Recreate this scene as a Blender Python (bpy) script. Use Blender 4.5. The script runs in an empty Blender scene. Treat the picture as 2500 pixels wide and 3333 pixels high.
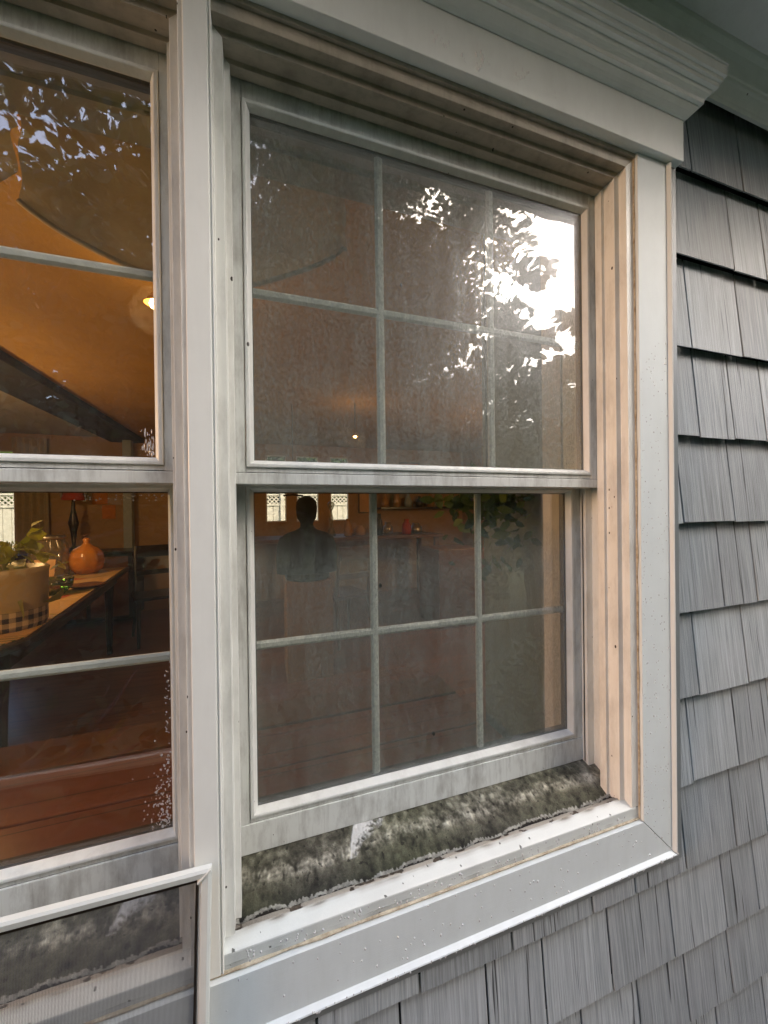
import bpy, bmesh, math, random
import numpy as np
from mathutils import Vector, Matrix, noise as mnoise

random.seed(7); rng = np.random.default_rng(7)
scene = bpy.context.scene
C = scene.collection
R = math.radians

# ------------------------------------------------------------------ camera
cam_d = bpy.data.cameras.new("camera"); cam = bpy.data.objects.new("camera", cam_d); C.objects.link(cam)
ax = Vector((3631.0, 50.0, 1203.7)).normalized()                 # world X seen from the camera (right, up, forward)
az = Vector((-0.0122, 0.9999, -0.004)); az = (az - ax * az.dot(ax)).normalized()
ay = -ax.cross(az)
if ay.z < 0: ay = -ay
M = Matrix(((ax.x, ax.y, -ax.z), (ay.x, ay.y, -ay.z), (az.x, az.y, -az.z))).to_4x4()
M.translation = Vector((0, -0.48, 0))
cam.matrix_world = M
cam_d.sensor_fit = 'VERTICAL'; cam_d.sensor_height = 36.0; cam_d.sensor_width = 27.0
cam_d.lens = 36.0 * 1203.7 / 3333.0
cam_d.clip_start = 0.01; cam_d.clip_end = 500
scene.camera = cam

# ------------------------------------------------------------------ light
SUN_EL, SUN_AZ = R(6), math.atan2(-0.99, -0.14)                  # low warm sun through a break in the cloud, along the wall from the left
SKY_EL, SKY_AZ = R(40), math.atan2(0.62, -0.78)                   # brightest part of the veiled sky, in front of the wall to the right
w = bpy.data.worlds.new("World"); scene.world = w; w.use_nodes = True
nt = w.node_tree; nt.nodes.clear()
sky = nt.nodes.new('ShaderNodeTexSky'); sky.sky_type = 'NISHITA'; sky.sun_disc = False
sky.sun_elevation = SKY_EL; sky.sun_rotation = SKY_AZ % (2 * math.pi)
sky.air_density = 1.0; sky.dust_density = 3.6; sky.ozone_density = 1.0
bg = nt.nodes.new('ShaderNodeBackground'); bg.inputs['Strength'].default_value = 0.15
wo = nt.nodes.new('ShaderNodeOutputWorld')
nt.links.new(sky.outputs[0], bg.inputs[0]); nt.links.new(bg.outputs[0], wo.inputs[0])
sd = bpy.data.lights.new("sun", 'SUN'); sun = bpy.data.objects.new("sun", sd); C.objects.link(sun)
sd.energy = .5; sd.angle = R(10); sd.color = (1.0, 0.54, 0.25)
sdir = Vector((math.sin(SUN_AZ) * math.cos(SUN_EL), math.cos(SUN_AZ) * math.cos(SUN_EL), math.sin(SUN_EL)))
sun.rotation_euler = sdir.to_track_quat('Z', 'Y').to_euler()
sun.location = (-3, -3, 3)
scene.view_settings.view_transform = 'Standard'; scene.view_settings.look = 'None'
scene.view_settings.exposure = 2.12; scene.view_settings.gamma = 1.0
scene.cycles.use_denoising = True
scene.cycles.max_bounces = 12; scene.cycles.transparent_max_bounces = 24
scene.cycles.glossy_bounces = 4; scene.cycles.transmission_bounces = 8
scene.cycles.sample_clamp_indirect = 6.0
scene.cycles.caustics_reflective = False; scene.cycles.caustics_refractive = False

# ------------------------------------------------------------------ materials
class NT:
    def __init__(s, name):
        s.m = bpy.data.materials.new(name); s.m.use_nodes = True
        s.t = s.m.node_tree; s.t.nodes.clear()
        s.out = s.n('OutputMaterial')
        s.pos = s.n('NewGeometry').outputs['Position']
    def n(s, k, **kw):
        x = s.t.nodes.new('ShaderNode' + k)
        for a, b in kw.items(): setattr(x, a, b)
        return x
    def l(s, a, b): s.t.links.new(a, b)
    def mp(s, scale=(1, 1, 1), loc=(0, 0, 0), src=None):
        x = s.n('Mapping'); x.inputs['Scale'].default_value = scale; x.inputs['Location'].default_value = loc
        s.l(src or s.pos, x.inputs['Vector']); return x.outputs[0]
    def noise(s, scale, detail=4, rough=.55, vec=None, dist=0.0):
        x = s.n('TexNoise'); x.inputs['Scale'].default_value = scale; x.inputs['Detail'].default_value = detail
        x.inputs['Roughness'].default_value = rough; x.inputs['Distortion'].default_value = dist
        s.l(vec or s.pos, x.inputs['Vector']); return x.outputs['Fac']
    def vor(s, scale, vec=None, out='Distance', feature='F1'):
        x = s.n('TexVoronoi', feature=feature); x.inputs['Scale'].default_value = scale
        s.l(vec or s.pos, x.inputs['Vector']); return x.outputs[out]
    def ramp(s, f, stops):
        x = s.n('ValToRGB'); e = x.color_ramp.elements
        while len(e) < len(stops): e.new(0.5)
        for q, (p, c) in zip(e, stops):
            q.position = p
            q.color = (c, c, c, 1) if isinstance(c, (int, float)) else (*c, 1)
        s.l(f, x.inputs[0]); return x.outputs[0]
    def mix(s, f, a, b, mode='MIX'):
        x = s.n('MixRGB', blend_type=mode)
        for v, i in ((f, 0), (a, 1), (b, 2)):
            if isinstance(v, (int, float)): x.inputs[i].default_value = v if i == 0 else (v, v, v, 1)
            elif isinstance(v, tuple): x.inputs[i].default_value = (*v, 1)
            else: s.l(v, x.inputs[i])
        return x.outputs[0]
    def math(s, op, a, b=0.0, c=None):
        x = s.n('Math', operation=op)
        for i, v in enumerate((a, b, c)):
            if v is None: continue
            if isinstance(v, (int, float)): x.inputs[i].default_value = v
            else: s.l(v, x.inputs[i])
        return x.outputs[0]
    def bump(s, h, strength=.3, dist=.002):
        x = s.n('Bump'); x.inputs['Strength'].default_value = strength; x.inputs['Distance'].default_value = dist
        s.l(h, x.inputs['Height']); return x.outputs[0]
    def bsdf(s, col, rough=.5, bump=None, **kw):
        x = s.n('BsdfPrincipled')
        for v, nme in ((col, 'Base Color'), (rough, 'Roughness')):
            if isinstance(v, (int, float)): x.inputs[nme].default_value = v
            elif isinstance(v, tuple): x.inputs[nme].default_value = (*v, 1)
            else: s.l(v, x.inputs[nme])
        if bump is not None: s.l(bump, x.inputs['Normal'])
        for k, v in kw.items(): x.inputs[k.replace('_', ' ')].default_value = v
        return x.outputs[0]
    def done(s, sh): s.l(sh, s.out.inputs[0]); return s.m
    def xyz(s):
        x = s.n('SeparateXYZ'); s.l(s.pos, x.inputs[0]); return x.outputs

def vinyl(name, base, dirt=.25, dirtcol=(.16, .145, .12), rough=.38, specks=.5, wood=False, streak=.3, sdir=(9, 9, .6)):
    m = NT(name)
    big = m.noise(9, 4, .6)
    g = m.ramp(m.noise(34, 7, .68, vec=m.mp((1, 1, .35))), [(.45, 0.0), (.85, 1.0)])
    st = m.ramp(m.noise(20, 5, .6, vec=m.mp(sdir)), [(.52, 0.0), (.85, 1.0)])
    f = m.math('MULTIPLY', g, dirt); f2 = m.math('MULTIPLY', st, dirt * streak)
    c = m.mix(m.ramp(big, [(.35, 0.0), (.7, .35)]), base, tuple(b * .86 for b in base))
    c = m.mix(f, c, dirtcol); c = m.mix(f2, c, dirtcol)
    h = m.noise(260, 3, .5)
    if specks:
        vo = m.n('TexVoronoi'); vo.inputs['Scale'].default_value = 70
        m.l(m.mp((1, 1, .6)), vo.inputs['Vector'])
        sep = m.n('SeparateColor'); m.l(vo.outputs['Color'], sep.inputs[0])
        keep = m.math('GREATER_THAN', sep.outputs[0], 1 - .16 * specks)
        near = m.math('LESS_THAN', vo.outputs['Distance'], m.math('MULTIPLY', sep.outputs[1], .13))
        c = m.mix(m.math('MULTIPLY', keep, near), c, (.03, .026, .02))
    rr = m.mix(m.noise(60, 3), rough * .8, rough * 1.25)
    if wood:
        h = m.math('ADD', m.noise(1, 4, .6, vec=m.mp((30, 30, 900))), m.math('MULTIPLY', h, .3))
        return m.done(m.bsdf(c, rr, m.bump(h, .22, .0006)))
    return m.done(m.bsdf(c, rr, m.bump(h, .12, .0004)))

MT = {}
MT['frame'] = vinyl('white_vinyl_frame', (.78, .80, .765), .46, specks=2.4, streak=.35)
MT['sash'] = vinyl('white_vinyl_sash', (.72, .75, .72), .85, specks=1.8, streak=.5)
MT['bead'] = vinyl('white_glazing_bead', (.78, .81, .78), .35, specks=.8)
MT['cover'] = vinyl('white_mullion_cover', (.84, .86, .82), .08, specks=.5, streak=.4)
MT['casing'] = vinyl('white_casing', (.69, .76, .77), .10, specks=0, rough=.5, dirtcol=(.3, .34, .3))
MT['apron'] = vinyl('white_apron', (.70, .76, .77), .18, specks=0, rough=.34, wood=True, dirtcol=(.3, .34, .28))
MT['header'] = vinyl('white_header', (.86, .90, .88), .12, specks=.15, dirtcol=(.3, .3, .27))
MT['head_dirty'] = vinyl('dirty_head_frame', (.46, .42, .34), .9, (.20, .175, .135), specks=.8, streak=.5, sdir=(1.5, 9, 9))
MT['eave'] = vinyl('eave_white', (.86, .89, .84), .15, specks=.1, dirtcol=(.3, .33, .27))
MT['soffit'] = vinyl('soffit_grey', (.80, .83, .83), .15, specks=.1)
MT['jchan'] = vinyl('grey_channel', (.20, .22, .225), .12, specks=.0)
MT['screenframe'] = vinyl('screen_frame', (.72, .76, .73), .08, specks=.15)

def simple(name, col, rough=.6, nscale=18, var=.25, bump=.1, **kw):
    m = NT(name); n = m.noise(nscale, 5, .6)
    c = m.mix(m.ramp(n, [(.3, 0.0), (.75, 1.0)]), col, tuple(x * (1 - var) for x in col))
    return m.done(m.bsdf(c, rough, m.bump(n, bump, .003), **kw))

def mk_shingle():
    m = NT('cedar_grain_shingle')
    at = m.n('Attribute', attribute_name='rnd'); r = at.outputs['Fac']
    off = m.n('CombineXYZ'); m.l(m.math('MULTIPLY', r, 37.0), off.inputs[0]); m.l(m.math('MULTIPLY', r, 11.0), off.inputs[2])
    v = m.n('VectorMath', operation='ADD'); m.l(m.pos, v.inputs[0]); m.l(off.outputs[0], v.inputs[1])
    g1 = m.noise(1, 5, .62, vec=m.mp((330, 40, 7), src=v.outputs[0]))
    g2 = m.noise(1, 4, .6, vec=m.mp((75, 20, 3), src=v.outputs[0]))
    g3 = m.noise(12, 4, .6, vec=v.outputs[0])
    crack = m.ramp(m.noise(1, 2, .5, vec=m.mp((140, 30, 2.2), src=v.outputs[0])), [(.28, 0.0), (.34, 1.0)])
    c = m.mix(m.ramp(g1, [(.3, 0.0), (.72, 1.0)]), (.19, .215, .225), (.50, .545, .565))
    c = m.mix(m.math('MULTIPLY', m.ramp(g2, [(.35, 0.0), (.7, 1.0)]), .5), c, (.28, .31, .32))
    c = m.mix(m.math('MULTIPLY', m.ramp(g3, [(.45, 0.0), (.75, 1.0)]), .35), c, (.42, .44, .47))
    c = m.mix(crack, (.05, .055, .06), c)
    c = m.mix(1.0, c, m.ramp(r, [(0, .74), (1, 1.08)]), 'MULTIPLY')
    h = m.math('ADD', g1, m.math('MULTIPLY', crack, .5))
    return m.done(m.bsdf(c, m.mix(g2, .42, .6), m.bump(h, .9, .0016)))
MT['shingle'] = mk_shingle()

def mk_glass(name, film, scale=1.0, dens=(.40, .62), wave=.03, refl=.075, tint=(.5, .49, .46), drops=True, clear_above=None):
    """thin pane: clear + mirror reflection + a film of dried rain and dust on the outside"""
    m = NT(name)
    tr = m.n('BsdfTransparent'); tr.inputs[0].default_value = (.97, .975, .96, 1)
    gl = m.n('BsdfGlossy'); gl.inputs['Roughness'].default_value = .0
    gl.inputs['Color'].default_value = (.98, .98, 1, 1)
    wv = m.bump(m.noise(5.5, 2, .5), wave, .05); m.l(wv, gl.inputs['Normal'])
    fr = m.n('LayerWeight'); fr.inputs['Blend'].default_value = .22
    f = m.math('ADD', m.math('MULTIPLY', fr.outputs['Facing'], .30), refl)
    x = m.n('MixShader'); m.l(f, x.inputs[0]); m.l(tr.outputs[0], x.inputs[1]); m.l(gl.outputs[0], x.inputs[2])
    di = m.n('BsdfDiffuse'); di.inputs['Color'].default_value = (*tint, 1)
    hz = m.n('BsdfGlossy'); hz.inputs['Roughness'].default_value = .26; hz.inputs['Color'].default_value = (.75, .8, .9, 1)
    dh = m.n('MixShader'); dh.inputs[0].default_value = .24; m.l(di.outputs[0], dh.inputs[1]); m.l(hz.outputs[0], dh.inputs[2])
    cl = m.ramp(m.noise(4.2, 4, .6, vec=m.mp((1.2, 1, .8), loc=(.3, 0, .7))), [(.25, .35), (.7, 1.0)])
    fine = m.ramp(m.noise(300 * scale, 4, .75, vec=m.mp((1, 1, .5)), dist=.15), [(dens[0], 1.0), (dens[1], .35)])
    streak = m.ramp(m.noise(1, 4, .6, vec=m.mp((46, 1, 5))), [(.35, .65), (.7, 1.0)])
    ff = m.math('MULTIPLY', m.math('MULTIPLY', cl, fine), m.math('MULTIPLY', streak, film))
    if clear_above is not None:
        zz = m.math('ADD', m.xyz()[2], m.math('MULTIPLY', m.noise(14, 4, .6), .09))
        ff = m.math('MULTIPLY', ff, m.ramp(m.math('ADD', zz, .5), [(clear_above + .45, 1.0), (clear_above + .55, .28)]))
    if drops:
        vo = m.n('TexVoronoi'); vo.inputs['Scale'].default_value = 42
        m.l(m.mp((1, 1, .7)), vo.inputs['Vector'])
        sep = m.n('SeparateColor'); m.l(vo.outputs['Color'], sep.inputs[0])
        keep = m.math('GREATER_THAN', sep.outputs[0], .975)
        near = m.math('LESS_THAN', vo.outputs['Distance'], m.math('MULTIPLY', sep.outputs[1], .13))
        sp = m.math('MULTIPLY', keep, near)
        dcol = m.mix(sp, tint, (.02, .018, .015)); m.l(dcol, di.inputs['Color'])
        ff = m.math('MAXIMUM', ff, m.math('MULTIPLY', sp, .95))
    y = m.n('MixShader'); m.l(ff, y.inputs[0]); m.l(x.outputs[0], y.inputs[1]); m.l(dh.outputs[0], y.inputs[2])
    return m.done(y.outputs[0])
MT['glass_dirty'] = mk_glass('rain_stained_glass', .60, tint=(.42, .46, .42))
MT['glass_lower'] = mk_glass('dusty_glass', .52, 1.2, tint=(.36, .41, .39), clear_above=-.02)
MT['glass_clean'] = mk_glass('clear_wet_glass', .055, drops=False, tint=(.6, .6, .6))

m = NT('water'); a_ = m.n('BsdfTransparent'); b_ = m.n('BsdfGlossy'); b_.inputs['Roughness'].default_value = .03
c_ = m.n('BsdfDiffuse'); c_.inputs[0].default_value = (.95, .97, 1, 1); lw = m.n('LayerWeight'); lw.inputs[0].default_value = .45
x_ = m.n('MixShader'); m.l(m.math('ADD', m.math('MULTIPLY', lw.outputs['Facing'], .25), .08), x_.inputs[0]); m.l(a_.outputs[0], x_.inputs[1]); m.l(b_.outputs[0], x_.inputs[2])
y_ = m.n('MixShader'); y_.inputs[0].default_value = .42; m.l(x_.outputs[0], y_.inputs[1]); m.l(c_.outputs[0], y_.inputs[2])  # white share put into the water in place of bright highlights
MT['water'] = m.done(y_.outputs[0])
m = NT('caulk'); n_ = m.noise(70, 5, .7)
MT['caulk'] = m.done(m.bsdf(m.mix(m.ramp(n_, [(.35, 0.0), (.7, 1.0)]), (.55, .50, .38), (.22, .17, .10)), .6, m.bump(n_, .6, .002)))
m = NT('peeling_paint'); n_ = m.noise(90, 6, .7)
MT['wet_glint'] = simple('white_glint_fleck', (.93, .95, .95), .2, 80, .05)  # plain white standing in for wet glints on the header
MT['peel'] = m.done(m.bsdf(m.mix(m.ramp(n_, [(.42, 0.0), (.62, 1.0)]), (.52, .49, .44), (.14, .12, .10)), .7, m.bump(n_, .7, .002)))
MT['grille'] = simple('cream_grille', (.93, .95, .88), .4, 30, .12)
MT['bark'] = simple('bark', (.09, .065, .045), .9, 20, .5, .6)
MT['ground'] = simple('lawn_ground', (.10, .13, .05), .95, 3, .5, .5)

def mk_sill():
    m = NT('mouldy_sill')
    a = m.n('Attribute', attribute_name='Col')
    f = m.noise(1100, 5, .75); f2 = m.noise(420, 6, .75)
    bw = m.n('RGBToBW'); m.l(a.outputs['Color'], bw.inputs[0])
    k = m.ramp(bw.outputs[0], [(.18, 1.0), (.55, .06)])
    c = m.mix(m.math('MULTIPLY', k, .8), a.outputs['Color'], m.mix(1.0, a.outputs['Color'], m.ramp(f2, [(.25, .30), (.75, 1.6)]), 'MULTIPLY'))
    c = m.mix(m.math('MULTIPLY', k, .6), c, m.mix(1.0, c, m.ramp(f, [(.3, .4), (.7, 1.6)]), 'MULTIPLY'))
    h = m.math('MULTIPLY', m.math('ADD', f2, f), k)
    return m.done(m.bsdf(c, m.math('ADD', .38, m.math('MULTIPLY', k, .4)), m.bump(h, .9, .0022)))
MT['sill'] = mk_sill()

def mk_mesh():
    m = NT('insect_screen')
    X = m.xyz()
    sx = m.math('LESS_THAN', m.math('PINGPONG', X[0], .0006), .00015)
    sz = m.math('LESS_THAN', m.math('PINGPONG', X[2], .0006), .00015)
    th = m.math('MAXIMUM', sx, sz)
    tr = m.n('BsdfTransparent'); d = m.bsdf((.13, .135, .145), .5)
    x = m.n('MixShader'); m.l(th, x.inputs[0]); m.l(tr.outputs[0], x.inputs[1]); m.l(d, x.inputs[2])
    return m.done(x.outputs[0])
MT['mesh'] = mk_mesh()

def mk_leaf(name, a, b, spec=.4):
    m = NT(name); at = m.n('Attribute', attribute_name='rnd')
    c = m.mix(at.outputs['Fac'], a, b)
    p = m.bsdf(c, .42, Specular_IOR_Level=spec)
    t = m.n('BsdfTranslucent'); m.l(m.mix(1.0, c, (1.3, 1.5, .6), 'MULTIPLY'), t.inputs[0])
    x = m.n('MixShader'); x.inputs[0].default_value = .25; m.l(p, x.inputs[1]); m.l(t.outputs[0], x.inputs[2])
    return m.done(x.outputs[0])
MT['leaf'] = mk_leaf('tree_leaf', (.022, .045, .014), (.06, .10, .028))
MT['farleaf'] = mk_leaf('painted_sunlit_leaf', (.07, .12, .03), (.22, .30, .08))  # paler copy of the leaf, sunlight put into its colour
MT['bigleaf'] = mk_leaf('shrub_leaf', (.02, .045, .018), (.055, .10, .03), .6)
MT['plantleaf'] = mk_leaf('houseplant_leaf', (.30, .33, .05), (.42, .42, .08))

# ------------------------------------------------------------------ object helpers
def tag(o, label=None, cat=None, group=None, kind=None):
    for k, v in (('label', label), ('category', cat), ('group', group), ('kind', kind or ('thing' if label else None))):
        if v: o[k] = v
    return o
def thing(name, loc, label=None, cat=None, group=None, kind=None):
    o = bpy.data.objects.new(name, None); C.objects.link(o); o.location = loc
    o.empty_display_size = .05
    return tag(o, label, cat, group, kind)
WORLD = {}
def wloc(o):
    return WORLD.get(o.name, Vector(o.location)) if o else Vector((0, 0, 0))
def link(name, me, mat, parent=None, loc=None, smooth=False, bevel=0):
    """mesh given in world coordinates; origin goes to loc (world) or the parent's origin"""
    base = wloc(parent)
    L = Vector(loc) if loc is not None else base.copy()
    me.transform(Matrix.Translation(-L))
    o = bpy.data.objects.new(name, me); C.objects.link(o)
    if parent: o.parent = parent
    o.location = L - base; WORLD[o.name] = L
    if mat is not None: me.materials.append(MT[mat] if isinstance(mat, str) else mat)
    if smooth: me.polygons.foreach_set('use_smooth', [True] * len(me.polygons))
    if bevel:
        b = o.modifiers.new('bevel', 'BEVEL'); b.width = bevel; b.segments = 2; b.limit_method = 'ANGLE'; b.angle_limit = R(35)
        b.harden_normals = False
    return o
def mesh(name, v, f):
    me = bpy.data.meshes.new(name); me.from_pydata([tuple(p) for p in v], [], [tuple(q) for q in f]); 
    bm = bmesh.new(); bm.from_mesh(me); bmesh.ops.recalc_face_normals(bm, faces=bm.faces); bm.to_mesh(me); bm.free()
    return me
class MB:
    def __init__(s): s.v = []; s.f = []
    def box(s, x0, x1, y0, y1, z0, z1):
        n = len(s.v)
        s.v += [(x, y, z) for x in (x0, x1) for y in (y0, y1) for z in (z0, z1)]
        s.f += [[n + i for i in q] for q in ((0, 1, 3, 2), (4, 6, 7, 5), (0, 4, 5, 1), (2, 3, 7, 6), (0, 2, 6, 4), (1, 5, 7, 3))]
        return s
    def sweep(s, path, prof, closed=False, T=None, caps=True):
        """path: list of (a, b, oa, ob) corner + offset direction; prof: closed outline of (offset, depth); T maps (a, b, depth) to xyz"""
        T = T or (lambda a, b, d: (a, d, b))
        n = len(s.v); k = len(prof); P = len(path)
        for a, b, oa, ob in path:
            for o, d in prof: s.v.append(T(a + oa * o, b + ob * o, d))
        for i in range(P if closed else P - 1):
            j = (i + 1) % P
            for q in range(k):
                r = (q + 1) % k
                s.f.append([n + i * k + q, n + i * k + r, n + j * k + r, n + j * k + q])
        if not closed and caps:
            s.f.append([n + q for q in range(k)]); s.f.append([n + (P - 1) * k + q for q in range(k)])
        return s
    def lathe(s, cx, cy, prof, seg=32, sx=1, sy=1, bumpf=None):
        n = len(s.v)
        for i in range(seg):
            a = 2 * math.pi * i / seg; q = bumpf(a) if bumpf else 1
            for r, z in prof: s.v.append((cx + sx * r * q * math.cos(a), cy + sy * r * q * math.sin(a), z))
        k = len(prof)
        for i in range(seg):
            j = (i + 1) % seg
            for q in range(k - 1): s.f.append([n + i * k + q, n + j * k + q, n + j * k + q + 1, n + i * k + q + 1])
        return s
    def tube(s, pts, r, seg=8):
        pts = [Vector(p) for p in pts]; n = len(s.v)
        for i, p in enumerate(pts):
            d = (pts[min(i + 1, len(pts) - 1)] - pts[max(i - 1, 0)]).normalized()
            u = d.orthogonal().normalized(); vv = d.cross(u)
            rr = r[i] if isinstance(r, (list, tuple)) else r
            for q in range(seg):
                a = 2 * math.pi * q / seg; s.v.append(p + (u * math.cos(a) + vv * math.sin(a)) * rr)
        for i in range(len(pts) - 1):
            for q in range(seg):
                t = (q + 1) % seg
                s.f.append([n + i * seg + q, n + i * seg + t, n + (i + 1) * seg + t, n + (i + 1) * seg + q])
        s.f.append([n + q for q in range(seg)]); s.f.append([n + (len(pts) - 1) * seg + q for q in range(seg)])
        return s
    def build(s, name, mat, parent=None, loc=None, **kw): return link(name, mesh(name, s.v, s.f), mat, parent, loc, **kw)
def rect(x0, x1, z0, z1): # corners with outward directions, offset 0 on the given rectangle
    return [(x0, z0, -1, -1), (x1, z0, 1, -1), (x1, z1, 1, 1), (x0, z1, -1, 1)]
def grid_surface(nx, ny, fn, colfn=None):
    v = [fn(i / (nx - 1), j / (ny - 1)) for j in range(ny) for i in range(nx)]
    f = [(j * nx + i, j * nx + i + 1, (j + 1) * nx + i + 1, (j + 1) * nx + i) for j in range(ny - 1) for i in range(nx - 1)]
    me = bpy.data.meshes.new('surface'); me.from_pydata(v, [], f)
    if colfn:
        ca = me.color_attributes.new('Col', 'FLOAT_COLOR', 'POINT')
        ca.data.foreach_set('color', [c for i in range(len(v)) for c in (*colfn(v[i]), 1)])
    return me

# ------------------------------------------------------------------ ground, room shell (setting)
GZ = -1.42
struct = lambda name, mb, mat: tag(mb.build(name, mat), kind='structure')
me = grid_surface(120, 120, lambda u, v: ((u - .5) * 160, (v - .5) * 160, GZ - .03 + .02 * mnoise.noise(Vector((u * 60, v * 60, 0)))))
tag(link('ground', me, 'ground'), kind='structure')

MT['bounce_paving'] = simple('pale_bounce_paving', (.55, .56, .54), .8, 5, .25, .4)
tag(MB().box(-9, 9, -1.15, .1, GZ - .1, GZ + .03).build('bounce_patio', 'bounce_paving'), kind='structure')  # unseen pale slab added to bounce light up to header and eave
MT['room_wall'] = simple('room_plaster', (.42, .27, .13), .8, 2, .25)
MT['room_grey'] = simple('grey_plaster', (.24, .30, .32), .8, 3, .2)
MT['ceiling'] = simple('ochre_ceiling', (.44, .26, .05), .8, 3, .2)
MT['ceiling_pale'] = simple('pale_ceiling', (.5, .46, .36), .8, 2, .2)
MT['dark_wood'] = simple('dark_wood', (.028, .018, .012), .3, 20, .4)
MT['brown_wood'] = simple('brown_wood', (.17, .08, .04), .35, 14, .35)
def planks(name, a, b, wdt=.09, rough=.28):
    m = NT(name); X = m.xyz()
    k = m.math('FLOOR', m.math('DIVIDE', X[1], wdt)); fr = m.math('FRACT', m.math('DIVIDE', X[1], wdt))
    wn = m.n('TexWhiteNoise', noise_dimensions='1D'); m.l(k, wn.inputs['W'])
    g = m.noise(1, 5, .6, vec=m.mp((4, 60, 4)))
    c = m.mix(wn.outputs['Value'], a, b); c = m.mix(m.ramp(g, [(.3, 0.0), (.75, .7)]), c, tuple(x * .45 for x in a))
    c = m.mix(m.math('LESS_THAN', fr, .03), c, (.02, .012, .008))
    return m.done(m.bsdf(c, rough, m.bump(g, .1, .002)))
MT['floor'] = planks('wood_floor', (.24, .10, .045), (.33, .15, .07))
MT['red_wood'] = planks('red_brown_bench_wood', (.24, .085, .04), (.17, .065, .032), .11, .3)

FZ = -1.25; YF = 5.0; XL, XR = -3.6, 3.2
struct('floor', MB().box(XL, XR, .19, YF + .1, FZ - .05, FZ), 'floor')
struct('ceiling', MB().box(-1.78, XR, .19, YF + .1, .96, 1.0), 'ceiling')
struct('ceiling_pale_bay', MB().box(XL, -1.78, .19, YF + .1, .965, 1.0), 'ceiling_pale')
# far wall with a row of window openings
fw = MB()
ops = [(.065, .34), (.49, .80), (.978, 1.25)]
xs = [XL] + [q for o in ops for q in o] + [XR]
fw.box(-2.70, ops[0][0], YF, YF + .08, FZ, .96)
fw.box(ops[-1][1], XR, YF, YF + .08, FZ, .96)
for i in range(2): fw.box(ops[i][1], ops[i + 1][0], YF, YF + .08, FZ, .96)
for a, b in ops: fw.box(a, b, YF, YF + .08, FZ, -.14).box(a, b, YF, YF + .08, .80, .96)
fw.box(XL, -3.35, YF, YF + .08, FZ, .96); fw.box(-3.35, -2.70, YF, YF + .08, FZ, -.45); fw.box(-3.35, -2.70, YF, YF + .08, .75, .96)
struct('wall_back', fw, 'room_wall')
struct('wall_side_left', MB().box(XL - .08, XL, .19, YF + .1, FZ, .96), 'room_wall')
struct('wall_side_right', MB().box(XR, XR + .08, .19, YF + .1, FZ, .96), 'room_wall')
struct('wall_partition', MB().box(.93, .99, .19, .93, FZ, .955), 'room_grey')
# window wall: solid around the opening from the siding's backing to the room
OX0, OX1, OZ0, OZ1 = -.7753, .6388, -.5575, .6222
ww = MB()
ww.box(XL, OX0 - .004, .03, .19, GZ, 1.0).box(OX1 + .004, XR, .03, .19, GZ, 1.0)
ww.box(OX0 - .004, OX1 + .004, .03, .19, GZ, OZ0 - .004).box(OX0 - .004, OX1 + .004, .03, .19, OZ1 + .004, 1.0)
struct('wall_window', ww, 'room_wall')

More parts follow.
